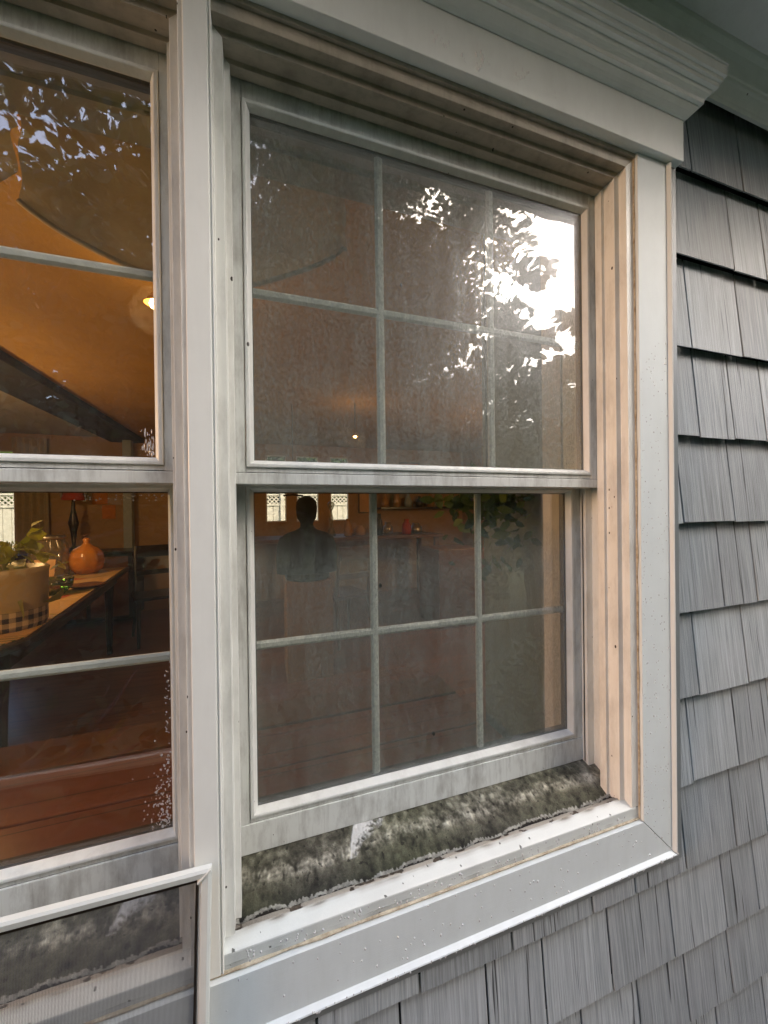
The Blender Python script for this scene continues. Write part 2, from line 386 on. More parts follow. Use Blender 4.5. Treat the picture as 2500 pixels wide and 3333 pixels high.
# ------------------------------------------------------------------ siding
def siding():
    zs = [.975, .810, .6426, .4756, .3041, .1354, -.0301, -.1988, -.3619, -.526, -.689, -.841, -.982, -1.13, -1.28, -1.42]
    known = {.6426: (.7887, .9424), .4756: (.7262, .9112, 1.0167), .3041: (.7842, .9361), .1354: (.9087, 1.0121), -.0301: (.757, .9064),
             -.1988: (.873, .9769), -.3619: (.7969, .9448), -.526: (.7775, .9133),
             -.689: (-.05, .06, .2063, .3634, .5258, .6251, .7569, .902, 1.0023), -.841: (-.06, .05, .1795, .3225, .43, .5705, .7229, .8725, .9735),
             -.982: (.12, .25, .36, .51, .64, .7633, .8888)}
    v, f, col = [], [], []
    rr = random.Random(3)
    for i in range(1, len(zs)):
        z0, z1 = zs[i], zs[i - 1]
        k = list(known.get(z0, ()))
        if not k: k = [rr.uniform(.1, .3)]
        k.sort()
        while k[0] > XL: k.insert(0, k[0] - rr.choice((.1, .125, .145, .165)) - rr.uniform(0, .02))
        while k[-1] < XR: k.append(k[-1] + rr.choice((.1, .125, .145, .165)) + rr.uniform(0, .02))
        for a, b in zip(k[:-1], k[1:]):
            g = .0021 if (z0, b) != (.4756, .9112) else .0008
            zz = z0 + rr.uniform(-.0016, .0016); yf = .0045 + rr.uniform(-.0006, .0006)
            segs = []
            # the trim and the window take a rectangle out of the wall
            hx0, hx1 = -.8765, .7405; hz0 = -.6550
            A, B = a + g, b - g
            pieces = []
            if zz >= hz0 and z0 < .70:   # beside the window
                if B <= hx0 or A >= hx1: pieces.append((A, B, zz, z1))
                else:
                    if A < hx0: pieces.append((A, hx0, zz, z1))
                    if B > hx1: pieces.append((hx1, B, zz, z1))
            elif z1 > hz0 and z0 < hz0:
                if B <= hx0 or A >= hx1: pieces.append((A, B, zz, z1))
                else:
                    pieces.append((max(A, hx0), min(B, hx1), zz, hz0))
                    if A < hx0: pieces.append((A, hx0, zz, z1))
                    if B > hx1: pieces.append((hx1, B, zz, z1))
            else: pieces.append((A, B, zz, z1))
            for p0, p1, q0, q1 in pieces:
                def yat(z): return yf + (.0205 - yf) * (z - zz) / (z1 - zz)
                n = len(v)
                ytop = yat(q1); ybot = yat(q0)
                yb_ = ybot + .0028
                v += [(p0, ybot, q0), (p1, ybot, q0), (p1, ytop, q1 + (.006 if q1 == z1 else 0)), (p0, ytop, q1 + (.006 if q1 == z1 else 0)),
                      (p0, yb_, q0), (p1, yb_, q0), (p1, ytop + .0028, q1), (p0, ytop + .0028, q1)]
                f += [(n, n + 1, n + 2, n + 3), (n + 4, n + 5, n + 1, n), (n, n + 3, n + 7, n + 4), (n + 1, n + 5, n + 6, n + 2), (n + 4, n + 7, n + 6, n + 5)]
                c = rr.random(); col += [c] * 8
    me = bpy.data.meshes.new('siding'); me.from_pydata(v, [], f)
    bm = bmesh.new(); bm.from_mesh(me); bmesh.ops.recalc_face_normals(bm, faces=bm.faces); bm.to_mesh(me); bm.free()
    at = me.attributes.new('rnd', 'FLOAT', 'POINT'); at.data.foreach_set('value', col)
    return me
wall = thing('shingled_wall', (1.2, .02, GZ), 'weathered grey shingle wall around and below the white trimmed window', 'wall')
link('shingle_siding', siding(), 'shingle', wall)
MT['backing'] = simple('dark_backing', (.012, .012, .013), .9)
bk = MB().box(XL, -.8765, .0265, .0295, GZ, 1.0).box(.7405, XR, .0265, .0295, GZ, 1.0).box(-.8765, .7405, .0265, .0295, GZ, -.655).box(-.8765, .7405, .0265, .0295, .70, 1.0)
bk.build('backing_board', 'backing', wall)
# grey receiving channel right round the casing: a face strip and its lip
prof = [(0, .0025), (.0235, .0025), (.0242, .0045), (.0242, .024), (0, .024)]
MB().sweep([(-.852, .63, -1, 0), (-.852, -.6335, -1, -1), (.7165, -.6335, 1, -1), (.7165, .63, 1, 0)], prof).build('siding_channel', 'jchan', wall, bevel=.0006)

# ------------------------------------------------------------------ eave
eave = thing('eave', (0.5, -.12, .775), 'white roof eave with cove moulding and grey soffit above the window', 'eave')
pr = [(.001, .783), (-.004, .783), (-.006, .7875), (-.0065, .7915), (-.0085, .796), (-.012, .8015), (-.0165, .8065), (-.0200, .8090), (-.0205, .8150), (-.0225, .8165), (-.0225, .826),
      (-.0240, .842), (-.0275, .854), (-.0330, .862), (-.0345, .868), (-.0345, .885), (.001, .885)]
MB().sweep([(XL, 0, 0, 1), (XR, 0, 0, 1)], [(z, y) for y, z in pr], T=lambda a, b, d: (a, d, b)).build('cove_moulding', 'eave', eave)
MB().box(XL, XR, -.262, -.035, .868, .885).build('soffit', 'soffit', eave)
MB().box(XL, XR, -.285, -.263, .866, 1.0).build('fascia', 'eave', eave, bevel=.002)
MT['roof'] = simple('roof_shingle', (.06, .06, .062), .9, 60, .5, .5)
v = [(XL, -.30, .985), (XR, -.30, .985), (XR, 2.6, 2.6), (XL, 2.6, 2.6)]
me = mesh('roof', v + [(a, b, c + .03) for a, b, c in v], [(0, 1, 2, 3), (4, 5, 6, 7), (0, 1, 5, 4), (1, 2, 6, 5), (2, 3, 7, 6), (3, 0, 4, 7)])
link('roof', me, 'roof', eave)

# ------------------------------------------------------------------ window trim
trim = thing('window_trim', (-.068, 0, -.63), 'white window surround of casing boards, crowned header and wide sill board', 'window trim')
cx0, cx1, cz0 = -.7760, .6395, -.5610
cprof = [(0, .0), (.0700, .0), (.0712, .0012), (.0722, .0006), (.0752, -.0052), (.0770, -.0062), (.0775, -.0050), (.0775, .024), (0, .024)]
g = .0004
MB().sweep([(cx1, .6285, 1, 0), (cx1, cz0 + g * 1.4, 1, -1)], cprof).build('side_casing', 'casing', trim, bevel=.0007)
MB().sweep([(cx0, .6285, -1, 0), (cx0, cz0 + g * 1.4, -1, -1)], cprof).build('side_casing', 'casing', trim, bevel=.0007)
MB().sweep([(cx0 + g, cz0 - g, -1, -1), (cx1 - g, cz0 - g, 1, -1)], cprof).build('sill_board', 'apron', trim, bevel=.0007)
hx0, hx1 = -.876, .7395
MB().box(hx0, hx1, -.012, .026, .6293, .768).build('header_board', 'header', trim, bevel=.0009)
crown = [(0, .7030), (.0030, .7040), (.0065, .7065), (.0100, .7100), (.0128, .7135), (.0150, .7165), (.0150, .7190), (.0205, .7193), (.0205, .7225), (.0212, .7255), (.0238, .7285), (.0268, .7308), (.0283, .7340),
         (.0285, .7372), (.0350, .7375), (.0352, .7395), (.0352, .7445), (.0392, .7448), (.0394, .7465), (.0394, .7512), (.0434, .7515), (.0435, .7530), (.0435, .7680), (0, .7682)]
MB().sweep([(hx1, .024, 1, 0), (hx1, -.0125, 1, -1), (hx0, -.0125, -1, -1), (hx0, .024, -1, 0)], crown, T=lambda a, b, d: (a, b, d)).build('crown_moulding', 'header', trim, bevel=.0003)
MB().box(hx0 - .0437, hx1 + .0437, -.058, .02, .7685, .7715).build('drip_cap', 'header', trim, bevel=.0006)
# mullion cover: flat strip with a shallow groove along its right edge
cov = MB(); n0 = [(-.0812, .0078), (-.0808, .0048), (-.0798, .0040), (-.0545, .0040), (-.0537, .0046), (-.0533, .0064), (-.0522, .0064), (-.0518, .0048), (-.0508, .0042), (-.0501, .0050), (-.0500, .0078)]
for z in (-.5568, .6215): cov.v += [(x, y, z) for x, y in n0]
k = len(n0); cov.f += [[q, (q + 1) % k, k + (q + 1) % k, k + q] for q in range(k)] + [list(range(k)), list(range(k, 2 * k))]
cov.build('mullion_cover', 'cover', trim)
# brown dirty strip between head frame and header board, old caulk round the frame
MB().box(cx0, cx1, .004, .024, .6223, .6291).build('head_filler', 'head_dirty', trim)
def caulk(path, w0, w1, seed):
    rr = random.Random(seed); mb = MB(); n = 140
    (x0, z0), (x1, z1) = path; ln = math.hypot(x1 - x0, z1 - z0); ux, uz = (x1 - x0) / ln, (z1 - z0) / ln; px, pz = -uz, ux
    for i in range(n + 1):
        t = i / n; q = .5 + .5 * mnoise.noise(Vector((t * ln * 22, seed, 0))); wd = w0 + (w1 - w0) * q
        cx, cz = x0 + (x1 - x0) * t, z0 + (z1 - z0) * t
        d = .0035 + .0028 * (1 - q)
        for o, y in ((-wd, .0085), (-wd * .5, d + .001), (0, d), (wd * .6, d + .0012), (wd, .0085)): mb.v.append((cx + px * o, y, cz + pz * o))
    for i in range(n):
        for q in range(4): mb.f.append([i * 5 + q, i * 5 + q + 1, i * 5 + q + 6, i * 5 + q + 5])
    return mb
caulk([(-.77, -.5592), (.639, -.5592)], .0012, .0030, 5).build('caulk_bead', 'caulk', trim, smooth=True)
caulk([(.6386, -.560), (.6386, .622)], .0008, .0016, 9).build('caulk_bead', 'caulk', trim, smooth=True)

# ------------------------------------------------------------------ windows
JP = [(0, .022), (-.0112, .022), (-.0112, .043), (-.0182, .043), (-.0182, .057), (.0063, .057), (.0063, .092), (-.0097, .092), (-.0097, .150), (.0171, .150), (.0171, .008), (0, .008)]
MOULD = None
def sill_mesh(x0, x1, patch):
    ctrl = [(.150, -.507), (.118, -.5085), (.104, -.5100), (.096, -.5122), (.086, -.5150), (.078, -.5180), (.070, -.5216), (.062, -.5254), (.054, -.5292), (.047, -.5325), (.042, -.5352), (.0395, -.5392), (.0375, -.5395),
            (.0368, -.5365), (.0345, -.5350), (.0285, -.5335), (.0280, -.5315), (.0262, -.5312), (.0250, -.5318), (.0225, -.5318), (.0100, -.5378), (.0085, -.5388), (.0080, -.5405), (.0080, -.5575), (.016, -.5575)]
    cy = [c[0] for c in ctrl]; cz = [c[1] for c in ctrl]
    L = [0]
    for i in range(1, len(ctrl)): L.append(L[-1] + math.hypot(cy[i] - cy[i - 1], cz[i] - cz[i - 1]))
    ny = 150; nx = 860 if patch and patch > 0 else 320; us = np.linspace(0, L[-1], ny)
    us = np.sort(np.concatenate([us, L])); ny = len(us)
    Y = np.interp(us, L, cy); Z = np.interp(us, L, cz)
    N = lambda x, y, s, o=0: mnoise.noise(Vector((x * s, y * s, o)))
    v = []; col = []
    for j in range(ny):
        for i in range(nx):
            x = x0 + (x1 - x0) * i / (nx - 1); y = Y[j]; z = Z[j]
            m1 = N(x, y, 38); m2 = N(x, y, 110, 3); m3 = N(x, y, 260, 5); big = N(x, y * .6, 7, 9)
            u = us[j]
            if y > .0368:
                # mossy slope: paler worn ridge along y ~ .072, darkest toward the front
                ridge = math.exp(-((y - .075 - .005 * big) / .0085) ** 2) * max(0, .45 + .8 * m1 + .5 * m2 + .5 * m3)
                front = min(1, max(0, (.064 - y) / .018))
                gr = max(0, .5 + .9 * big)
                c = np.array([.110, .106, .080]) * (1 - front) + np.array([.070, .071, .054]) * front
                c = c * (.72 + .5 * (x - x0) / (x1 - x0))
                c = c + np.array([.012, .017, .0]) * gr
                c = c + np.array([.27, .26, .225]) * min(1, ridge)
                if y > .084: c = c + np.array([.10, .10, .085]) * max(0, m1 * 1.3 + m2)
                c = c * (1 + .75 * m1 + .7 * m2 + .35 * m3)
                spot = N(x, y, 150, 21)
                if spot > .5: c = c * .3
                # right end is paler and speckled, corners collect black debris
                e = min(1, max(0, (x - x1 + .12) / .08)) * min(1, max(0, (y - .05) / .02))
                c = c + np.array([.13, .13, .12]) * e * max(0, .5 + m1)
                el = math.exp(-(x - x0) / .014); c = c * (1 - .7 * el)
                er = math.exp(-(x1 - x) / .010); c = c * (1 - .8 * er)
                if patch:
                    # a scraped clean wedge
                    t = (y - .064) / .046; w = .5 + .4 * m1
                    lo = patch + .016 * t + .003 * m2; hi = patch + .008 + .075 * min(1, max(0, t)) + .012 * m1
                    if 0 < t and lo < x < hi:
                        q = min(1, (x - lo) / .002, max(0, (hi - x) / .035 + .25 + .9 * m3))
                        if y > .09 and m2 > .15 and x > lo + .03: q *= .3
                        c = c * (1 - q) + np.array([.56, .57, .56]) * q * (1 + .15 * m2)
                if y < .0425 + .0035 * m1 + .002 * m3: c = np.array([.33, .335, .30]) * (1 + .5 * m2 + .4 * m3)
                if y < .0398 + .003 * m1 + .001 * m3: c = np.array([.02, .017, .013]) * (1 + m2)
                z = z + (.0009 * max(0, m1) + .0008 * m2 + .0006 * m3) * (1.0 if y < .118 else .2)
            elif y > .0255:
                a = .5 + 1.1 * m1 + .5 * m2
                c = np.array([.50, .47, .41]) if a > .22 else np.array([.13, .105, .08])
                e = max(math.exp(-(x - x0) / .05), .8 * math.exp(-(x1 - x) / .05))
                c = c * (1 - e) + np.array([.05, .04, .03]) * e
                z = z + .0009 * m1 + .0004 * m3
                if a < .1: z -= .0012
            elif y > .0082:
                c = np.array([.70, .745, .72]) * (1 - .10 * max(0, m1))
                q = min(1, max(0, (y - .0185) / .006)) * max(0, .35 + m1)
                c = c * (1 - q) + np.array([.30, .27, .22]) * q
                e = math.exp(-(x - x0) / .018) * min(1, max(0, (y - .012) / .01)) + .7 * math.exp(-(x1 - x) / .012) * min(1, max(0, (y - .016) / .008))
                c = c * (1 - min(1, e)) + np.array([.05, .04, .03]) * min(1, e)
                if N(x, y, 160, 40) > .62: c = c * .3
            else:
                c = np.array([.63, .67, .65]) * (1 - .12 * max(0, m1))
                if N(x, z, 150, 33) > .66: c = c * .4
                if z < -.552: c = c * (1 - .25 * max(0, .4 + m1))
            v.append((x, float(y), float(z))); col.append(np.clip(c, .008, .85))
    f = [(j * nx + i, j * nx + i + 1, (j + 1) * nx + i + 1, (j + 1) * nx + i) for j in range(ny - 1) for i in range(nx - 1)]
    me = bpy.data.meshes.new('sill'); me.from_pydata(v, [], f)
    ca = me.color_attributes.new('Col', 'FLOAT_COLOR', 'POINT'); ca.data.foreach_set('color', np.concatenate([np.append(c, 1) for c in col]).astype('f4'))
    return me

def window(dx, label, glass_u, glass_l, patch):
    root = thing('double_hung_window', (.2859 + dx, .06, -.5575), label, 'window')
    X0, X1, ZT = -.050 + dx, .6217 + dx, .605
    zb = -.5575
    for sgn, x in ((1, X1), (-1, X0)):
        MB().sweep([(x, zb + .02, sgn, 0), (x, ZT, sgn, 1)], JP).build('side_jamb', 'frame', root, bevel=.0005)
        # outer flange runs on down to the sill nosing
        MB().box(min(x, x + sgn * .0171), max(x, x + sgn * .0171), .0082, .02, zb + .019, zb + .0201)
    MB().sweep([(X0, ZT, -1, 1), (X1, ZT, 1, 1)], JP).build('head_jamb', 'head_dirty', root, bevel=.0005)
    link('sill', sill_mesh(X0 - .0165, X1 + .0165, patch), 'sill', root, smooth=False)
    # little ribs on the jamb liners beside the lower sash
    for sgn, x in ((1, X1), (-1, X0)):
        mb = MB()
        for y in (.098, ): mb.box(min(x - sgn * .0097, x - sgn * .0085), max(x - sgn * .0097, x - sgn * .0085), y, y + .003, -.51, .03)
        mb.build('jamb_liner', 'frame', root)
    def sash(name, x0, x1, z0, z1, y0, gx0, gx1, gz0, gz1, gy, bz0, glass, bars_z):
        s = MB()
        th = .034; bead = .0108
        ix0, ix1, iz0, iz1 = gx0 - bead, gx1 + bead, bz0, gz1 + bead
        p = thing(name, (.2859 + dx, y0, z0)); p.parent = root; WORLD[p.name] = Vector(p.location); p.location = Vector(p.location) - wloc(root)
        e = .0003
        MB().box(x0, ix0 - e, y0, y0 + th, iz0, z1).build('stile', 'sash', p, bevel=.0006)
        MB().box(ix1 + e, x1, y0, y0 + th, iz0, z1).build('stile', 'sash', p, bevel=.0006)
        MB().box(ix0, ix1, y0 + .0004, y0 + th, iz1 + e, z1).build('top_rail', 'sash', p, bevel=.0006)
        MB().box(x0, x1, y0 - .0006, y0 + th, z0, iz0 - .0006).build('bottom_rail', 'sash', p, bevel=.0009)
        MB().box(x0 + .001, x1 - .001, y0 + .0022, y0 + th, iz0 - .004, iz0 + .0002).build('weather_seal', 'dark_wood', p)
        MB().box(ix0 + .0002, ix1 - .0002, y0 + .0010, y0 + th - .001, iz0 + .0006, gz0 - .0106).build('bottom_rail', 'sash', p, bevel=.0004)
        # glazing bead: small flat, groove, then a slope down to the pane
        bp = [(0, gy), (0, gy - .0016), (.0046, y0 - .0016), (.0060, y0 - .0022), (.0092, y0 - .0020), (.0100, y0 - .0012), (.0104, y0 + .002), (.0104, gy)]
        for nm, a, b in (('glazing_bead', 0, 1), ('glazing_bead', 1, 2), ('glazing_bead', 2, 3), ('glazing_bead', 3, 0)):
            rc = rect(gx0, gx1, gz0, gz1)
            MB().sweep([rc[a], rc[b]], bp).build(nm, 'bead', p, bevel=.0003)
        MB().box(gx0 - .004, gx1 + .004, gy, gy + .003, gz0 - .004, gz1 + .004).build('pane', glass, p)
        gm = MB(); gw = .0066; ya, yb = gy + .0050, gy + .0125
        def bar(pa, pb):   # raised-centre flat bar
            pf = [(-gw, ya + .0026), (-gw * .45, ya), (gw * .45, ya), (gw, ya + .0026), (gw, yb - .0026), (gw * .45, yb), (-gw * .45, yb), (-gw, yb - .0026)]
            if pa[0] == pb[0]: gm.sweep([(pa[0], pa[1], 1, 0), (pb[0], pb[1], 1, 0)], pf)
            else: gm.sweep([(pa[0], pa[1], 0, 1), (pb[0], pb[1], 0, 1)], [(o, d + .0003) for o, d in pf])
        w3 = (gx1 - gx0) / 3
        for q in (1, 2):
            xx = gx0 + w3 * q - (.0065 if q == 1 else .0) - (.014 if dx and q == 2 else 0)
            bar((xx, gz0), (xx, gz1))
        bar((gx0, bars_z), (gx1, bars_z))
        gm.build('grille', 'grille', p)
        # inner spacer and rear pane edge
        MB().sweep(rect(gx0, gx1, gz0, gz1), [(-.001, gy + .0035), (.006, gy + .0035), (.006, gy + .0150), (-.001, gy + .0150)], closed=True).build('spacer', 'dark_wood', p)
        return p
    sash('upper_sash', -.0400 + dx, .6117 + dx, .0383, .5950, .0585, -.0085 + dx, .5800 + dx, .0717, .5537, .066, .0545, glass_u, .310)
    sash('lower_sash', -.0392 + dx, .6109 + dx, -.5090, .0600, .1050, -.0110 + dx, .5828 + dx, -.4468, .0300, .115, -.4640, glass_l, -.206)
    return root
window(0, 'right-hand window with rain-stained panes, full grille and mouldy exposed sill', 'glass_dirty', 'glass_lower', .118)
window(-.7082, 'left-hand window with clearer wet panes, partly cut by the photo edge', 'glass_clean', 'glass_clean', -.19)
# interior jamb extensions
for nm, lab, dx in (('window_liner', 'cream interior liner board inside the right-hand window', 0), ('window_liner', 'cream interior liner board inside the left-hand window', -.7082)):
    o = MB().sweep(rect(-.0365 + dx, .6085 + dx, -.505, .5890), [(0, .1505), (.02, .1505), (.02, .205), (0, .205)], closed=True)
    MT.setdefault('liner', simple('cream_liner', (.62, .57, .46), .5, 20, .15))
    tag(o.build(nm, 'liner', loc=(.2859 + dx, .17, -.505)), lab, 'window liner')

# ------------------------------------------------------------------ insect screen leaning at the left window
scr = thing('insect_screen', (-.06, -.004, -.4117), 'half-height insect screen in white frame set against the left window', 'window screen')
sx0, sx1, sz0, sz1 = -.700, -.0602, -.95, -.4117
sp = [(0, -.0035), (.0018, -.0040), (.0020, -.0062), (.0040, -.0062), (.0046, -.0095), (.0115, -.0110), (.0145, -.0095), (.0150, -.0035)]
rc = rect(sx0 + .015, sx1 - .015, sz0 + .015, sz1 - .015)
g = .0003
parts = []
for nm, a, b in (('screen_rail', 0, 1), ('screen_stile', 1, 2), ('screen_rail', 2, 3), ('screen_stile', 3, 0)):
    parts.append(MB().sweep([rc[a], rc[b]], sp).build(nm, 'screenframe', scr, bevel=.0005))
# corner key showing as a thin white diagonal
ck = MB()
d_ = Vector((1, 0, 1)).normalized(); n_ = Vector((1, 0, -1)).normalized()
a_ = Vector((sx1 - .0148, 0, sz1 - .0148)); b_ = Vector((sx1 - .0008, 0, sz1 - .0008))
ck.v = [a_ + n_ * .0012 + Vector((0, -.0040, 0)), b_ + n_ * .0012 + Vector((0, -.0100, 0)), b_ - n_ * .0006 + Vector((0, -.0100, 0)), a_ - n_ * .0006 + Vector((0, -.0040, 0)),
        a_ + n_ * .0012 + Vector((0, -.0105, 0)), b_ + n_ * .0012 + Vector((0, -.0122, 0)), b_ - n_ * .0006 + Vector((0, -.0122, 0)), a_ - n_ * .0006 + Vector((0, -.0105, 0))]
ck.f = [(0, 1, 2, 3), (4, 5, 6, 7), (0, 1, 5, 4), (2, 3, 7, 6), (1, 2, 6, 5), (0, 3, 7, 4)]
ck.build('corner_key', 'screenframe', scr)
MB().sweep(rc, [(.0002, -.0050), (-.0022, -.0050), (-.0022, -.0035), (.0002, -.0035)], closed=True).build('spline', 'dark_wood', scr)
mm = MB(); mm.v = [(sx0 + .014, -.0042, sz0 + .014), (sx1 - .014, -.0042, sz0 + .014), (sx1 - .014, -.0042, sz1 - .014), (sx0 + .014, -.0042, sz1 - .014)]; mm.f = [(0, 1, 2, 3)]
mm.build('screen_mesh', 'mesh', scr)
scr.rotation_euler = (0, R(1.7), 0)
#@@INTERIOR
# ------------------------------------------------------------------ room furniture
bench = thing('wooden_bench', (0, .85, FZ), 'long low red-brown wooden bench just inside both windows', 'bench')
MB().box(-1.7, 1.9 - 1.05, .42, .80, -.885, -.852).build('seat_board', 'red_wood', bench, bevel=.003)
MB().box(-1.7, .85, .806, 1.04, -.885, -.850).build('seat_board', 'red_wood', bench, bevel=.003)
MB().box(-1.7, .85, 1.05, 1.24, -.90, -.846).build('back_rail', 'brown_wood', bench, bevel=.004)
for x in (-1.6, -.4, .75):
    MB().box(x, x + .06, .5, 1.18, FZ, -.886).build('leg', 'dark_wood', bench, bevel=.003)

def mk_cloth():
    m = NT('leaf_print_cloth'); X = m.xyz()
    v = m.mp((5.5, 9, 1), loc=(.2, 0, 0))
    wv = m.n('TexWave', wave_type='BANDS', bands_direction='Y'); wv.inputs['Scale'].default_value = 1.1; wv.inputs['Distortion'].default_value = 5.5
    wv.inputs['Detail'].default_value = 2; m.l(v, wv.inputs['Vector'])
    patch = m.ramp(m.noise(3.2, 2, .5), [(.48, 0.0), (.54, 1.0)])
    leaf = m.math('MULTIPLY', m.ramp(wv.outputs['Fac'], [(.72, 0.0), (.80, 1.0)]), patch)
    red = m.math('MULTIPLY', m.ramp(m.noise(4.1, 1, .5, vec=m.mp((1, 1, 1), loc=(5, 2, 0))), [(.66, 0.0), (.68, 1.0)]), .9)
    c = m.mix(m.noise(6, 3), (.62, .40, .17), (.55, .34, .13))
    c = m.mix(leaf, c, (.13, .16, .04)); c = m.mix(red, c, (.42, .07, .03))
    return m.done(m.bsdf(c, .6))
MT['cloth'] = mk_cloth()
# table, top at z = -.5, right edge running back into the room
TT = -.50
tb = thing('dining_table', (-1.5, 2.4, FZ), 'dark dining table seen through the left window, its edge running back into the room', 'table')
top = [(-.90, 1.40), (-.935, 1.30), (-2.0, 1.22), (-2.25, 3.62), (-1.19, 3.60)]
def slab(pts, z0, z1):
    mb = MB(); k = len(pts); mb.v = [(x, y, z0) for x, y in pts] + [(x, y, z1) for x, y in pts]
    mb.f = [list(range(k)), list(range(k, 2 * k))] + [[q, (q + 1) % k, k + (q + 1) % k, k + q] for q in range(k)]; return mb
slab(top, TT - .035, TT - .003).build('table_top', 'dark_wood', tb, bevel=.006)
slab([(-.99, 1.45), (-1.95, 1.32), (-2.2, 3.5), (-1.26, 3.5)], TT - .13, TT - .036).build('apron', 'dark_wood', tb)
for x, y in ((-1.03, 1.45), (-1.9, 1.36), (-2.12, 3.4), (-1.3, 3.42)):
    MB().tube([(x, y, TT - .13), (x, y, TT - .3), (x, y, FZ)], [.04, .03, .022]).build('leg', 'dark_wood', tb)
ctop = [(-.925, 1.43), (-.96, 1.335), (-1.96, 1.26), (-2.2, 3.56), (-1.21, 3.55)]
o = slab(ctop, TT - .0025, TT + .001).build('tablecloth', 'cloth', loc=(-1.5, 2.4, TT))
tag(o, 'pale tablecloth printed with green leaves and red spots on the dark table', 'tablecloth')

def mk_gingham():
    m = NT('gingham_crock'); X = m.xyz()
    ang = m.math('ARCTAN2', m.math('ADD', X[1], -1.62), m.math('ADD', X[0], 1.09))
    u = m.math('FRACT', m.math('MULTIPLY', ang, 3.4)); vz = m.math('FRACT', m.math('MULTIPLY', m.math('ADD', X[2], .5), 24.0))
    a = m.math('LESS_THAN', u, .5); b = m.math('LESS_THAN', vz, .5)
    k = m.math('MULTIPLY', m.math('ADD', a, b), .5)
    ch = m.mix(k, (.62, .52, .36), (.05, .045, .05))
    lo = m.math('LESS_THAN', X[2], -.415)
    c = m.mix(lo, (.44, .36, .20), ch)
    return m.done(m.bsdf(c, .35))
MT['gingham'] = mk_gingham()
pot = thing('flower_crock', (-1.09, 1.62, TT), 'olive crock with black and cream gingham band at the near end of the table', 'planter')
MB().lathe(-1.09, 1.62, [(.001, TT + .001), (.135, TT + .001), (.142, TT + .02), (.146, TT + .24), (.150, TT + .262), (.142, TT + .268), (.136, TT + .24), (.001, TT + .23)], 48).build('crock', 'gingham', pot, smooth=True)
def leaf_cloud(n, gen, size, seed, aspect=.55, droop=.0, flat=0.0):
    """n separate diamond leaves folded on their midrib, at points gen(rng) -> (n, 3)"""
    g = np.random.default_rng(seed); P = gen(g, n)
    n = len(P)
    d = g.normal(size=(n, 3)); d[:, 2] = d[:, 2] * .6 - droop; d /= np.linalg.norm(d, axis=1)[:, None]
    q = g.normal(size=(n, 3)); q[:, 2] += flat; s = np.cross(d, q); s /= np.linalg.norm(s, axis=1)[:, None]
    nn = np.cross(s, d); L = (size * g.uniform(.6, 1.3, n))[:, None]; W_ = L * aspect * .5
    V = np.stack([P, P + d * L * .35 + s * W_ + nn * W_ * .25, P + d * L * .72 + s * W_ * .75 + nn * W_ * .15, P + d * L, P + d * L * .72 - s * W_ * .75 + nn * W_ * .15, P + d * L * .35 - s * W_ + nn * W_ * .25], 1)
    V = V.reshape(-1, 3)
    me = bpy.data.meshes.new('leaves'); nv = len(V)
    idx = np.arange(n)[:, None] * 6
    F = np.concatenate([idx + [0, 1, 2, 3], idx + [0, 3, 4, 5]], 1).reshape(-1)
    me.vertices.add(nv); me.vertices.foreach_set('co', V.astype('f4').ravel())
    me.loops.add(len(F)); me.loops.foreach_set('vertex_index', F.astype('i4'))
    me.polygons.add(len(F) // 4); me.polygons.foreach_set('loop_start', np.arange(0, len(F), 4, dtype='i4'))
    me.update(calc_edges=True)
    at = me.attributes.new('rnd', 'FLOAT', 'POINT'); at.data.foreach_set('value', np.repeat(g.uniform(0, 1, n), 6).astype('f4'))
    return me
def gen_pot(g, n):
    a = g.uniform(0, 2 * np.pi, n); r = g.uniform(.03, .21, n); z = TT + .30 + g.uniform(-.10, .16, n) - np.maximum(0, r - .14) * 2.2
    return np.stack([-1.09 + r * np.cos(a), 1.62 + r * np.sin(a), z], 1)
link('foliage', leaf_cloud(46, gen_pot, .085, 4, .85, .3), 'plantleaf', pot)
st = MB()
rr = random.Random(4)
for i in range(14):
    a = rr.uniform(0, 6.28); r = rr.uniform(.08, .2)
    st.tube([(-1.09, 1.62, TT + .23), (-1.09 + .5 * r * math.cos(a), 1.62 + .5 * r * math.sin(a), TT + .38), (-1.09 + r * math.cos(a), 1.62 + r * math.sin(a), TT + .32)], .0025, 5)
st.build('stem', 'plantleaf', pot)

def mk_jar(name, col, refl=.16, body=.25):
    m = NT(name); tr = m.n('BsdfTransparent'); tr.inputs[0].default_value = (*col, 1)
    gl = m.n('BsdfGlossy'); gl.inputs['Roughness'].default_value = .05
    d = m.n('BsdfDiffuse'); d.inputs[0].default_value = (.3, .27, .2, 1)
    lw = m.n('LayerWeight'); lw.inputs[0].default_value = .35
    x = m.n('MixShader'); m.l(m.math('ADD', m.math('MULTIPLY', lw.outputs['Facing'], .4), refl), x.inputs[0]); m.l(tr.outputs[0], x.inputs[1]); m.l(gl.outputs[0], x.inputs[2])
    y = m.n('MixShader'); y.inputs[0].default_value = body; m.l(x.outputs[0], y.inputs[1]); m.l(d.outputs[0], y.inputs[2])
    return m.done(y.outputs[0])
MT['jar'] = mk_jar('jar_glass', (.9, .92, .88)); MT['greenjar'] = mk_jar('green_glass', (.25, .5, .2), .2, .15)
MT['steel'] = simple('dull_steel', (.45, .44, .42), .3, 40, .2, 0, Metallic=.9)
jx, jy = -1.62, 3.18
jar = thing('glass_jar', (jx, jy, TT), 'large clear lidded glass jar at the back of the table', 'jar')
MB().lathe(jx, jy, [(.001, TT + .002), (.12, TT + .002), (.125, TT + .02), (.125, TT + .24), (.10, TT + .29), (.10, TT + .305)], 32).build('jar_body', 'jar', jar, smooth=True)
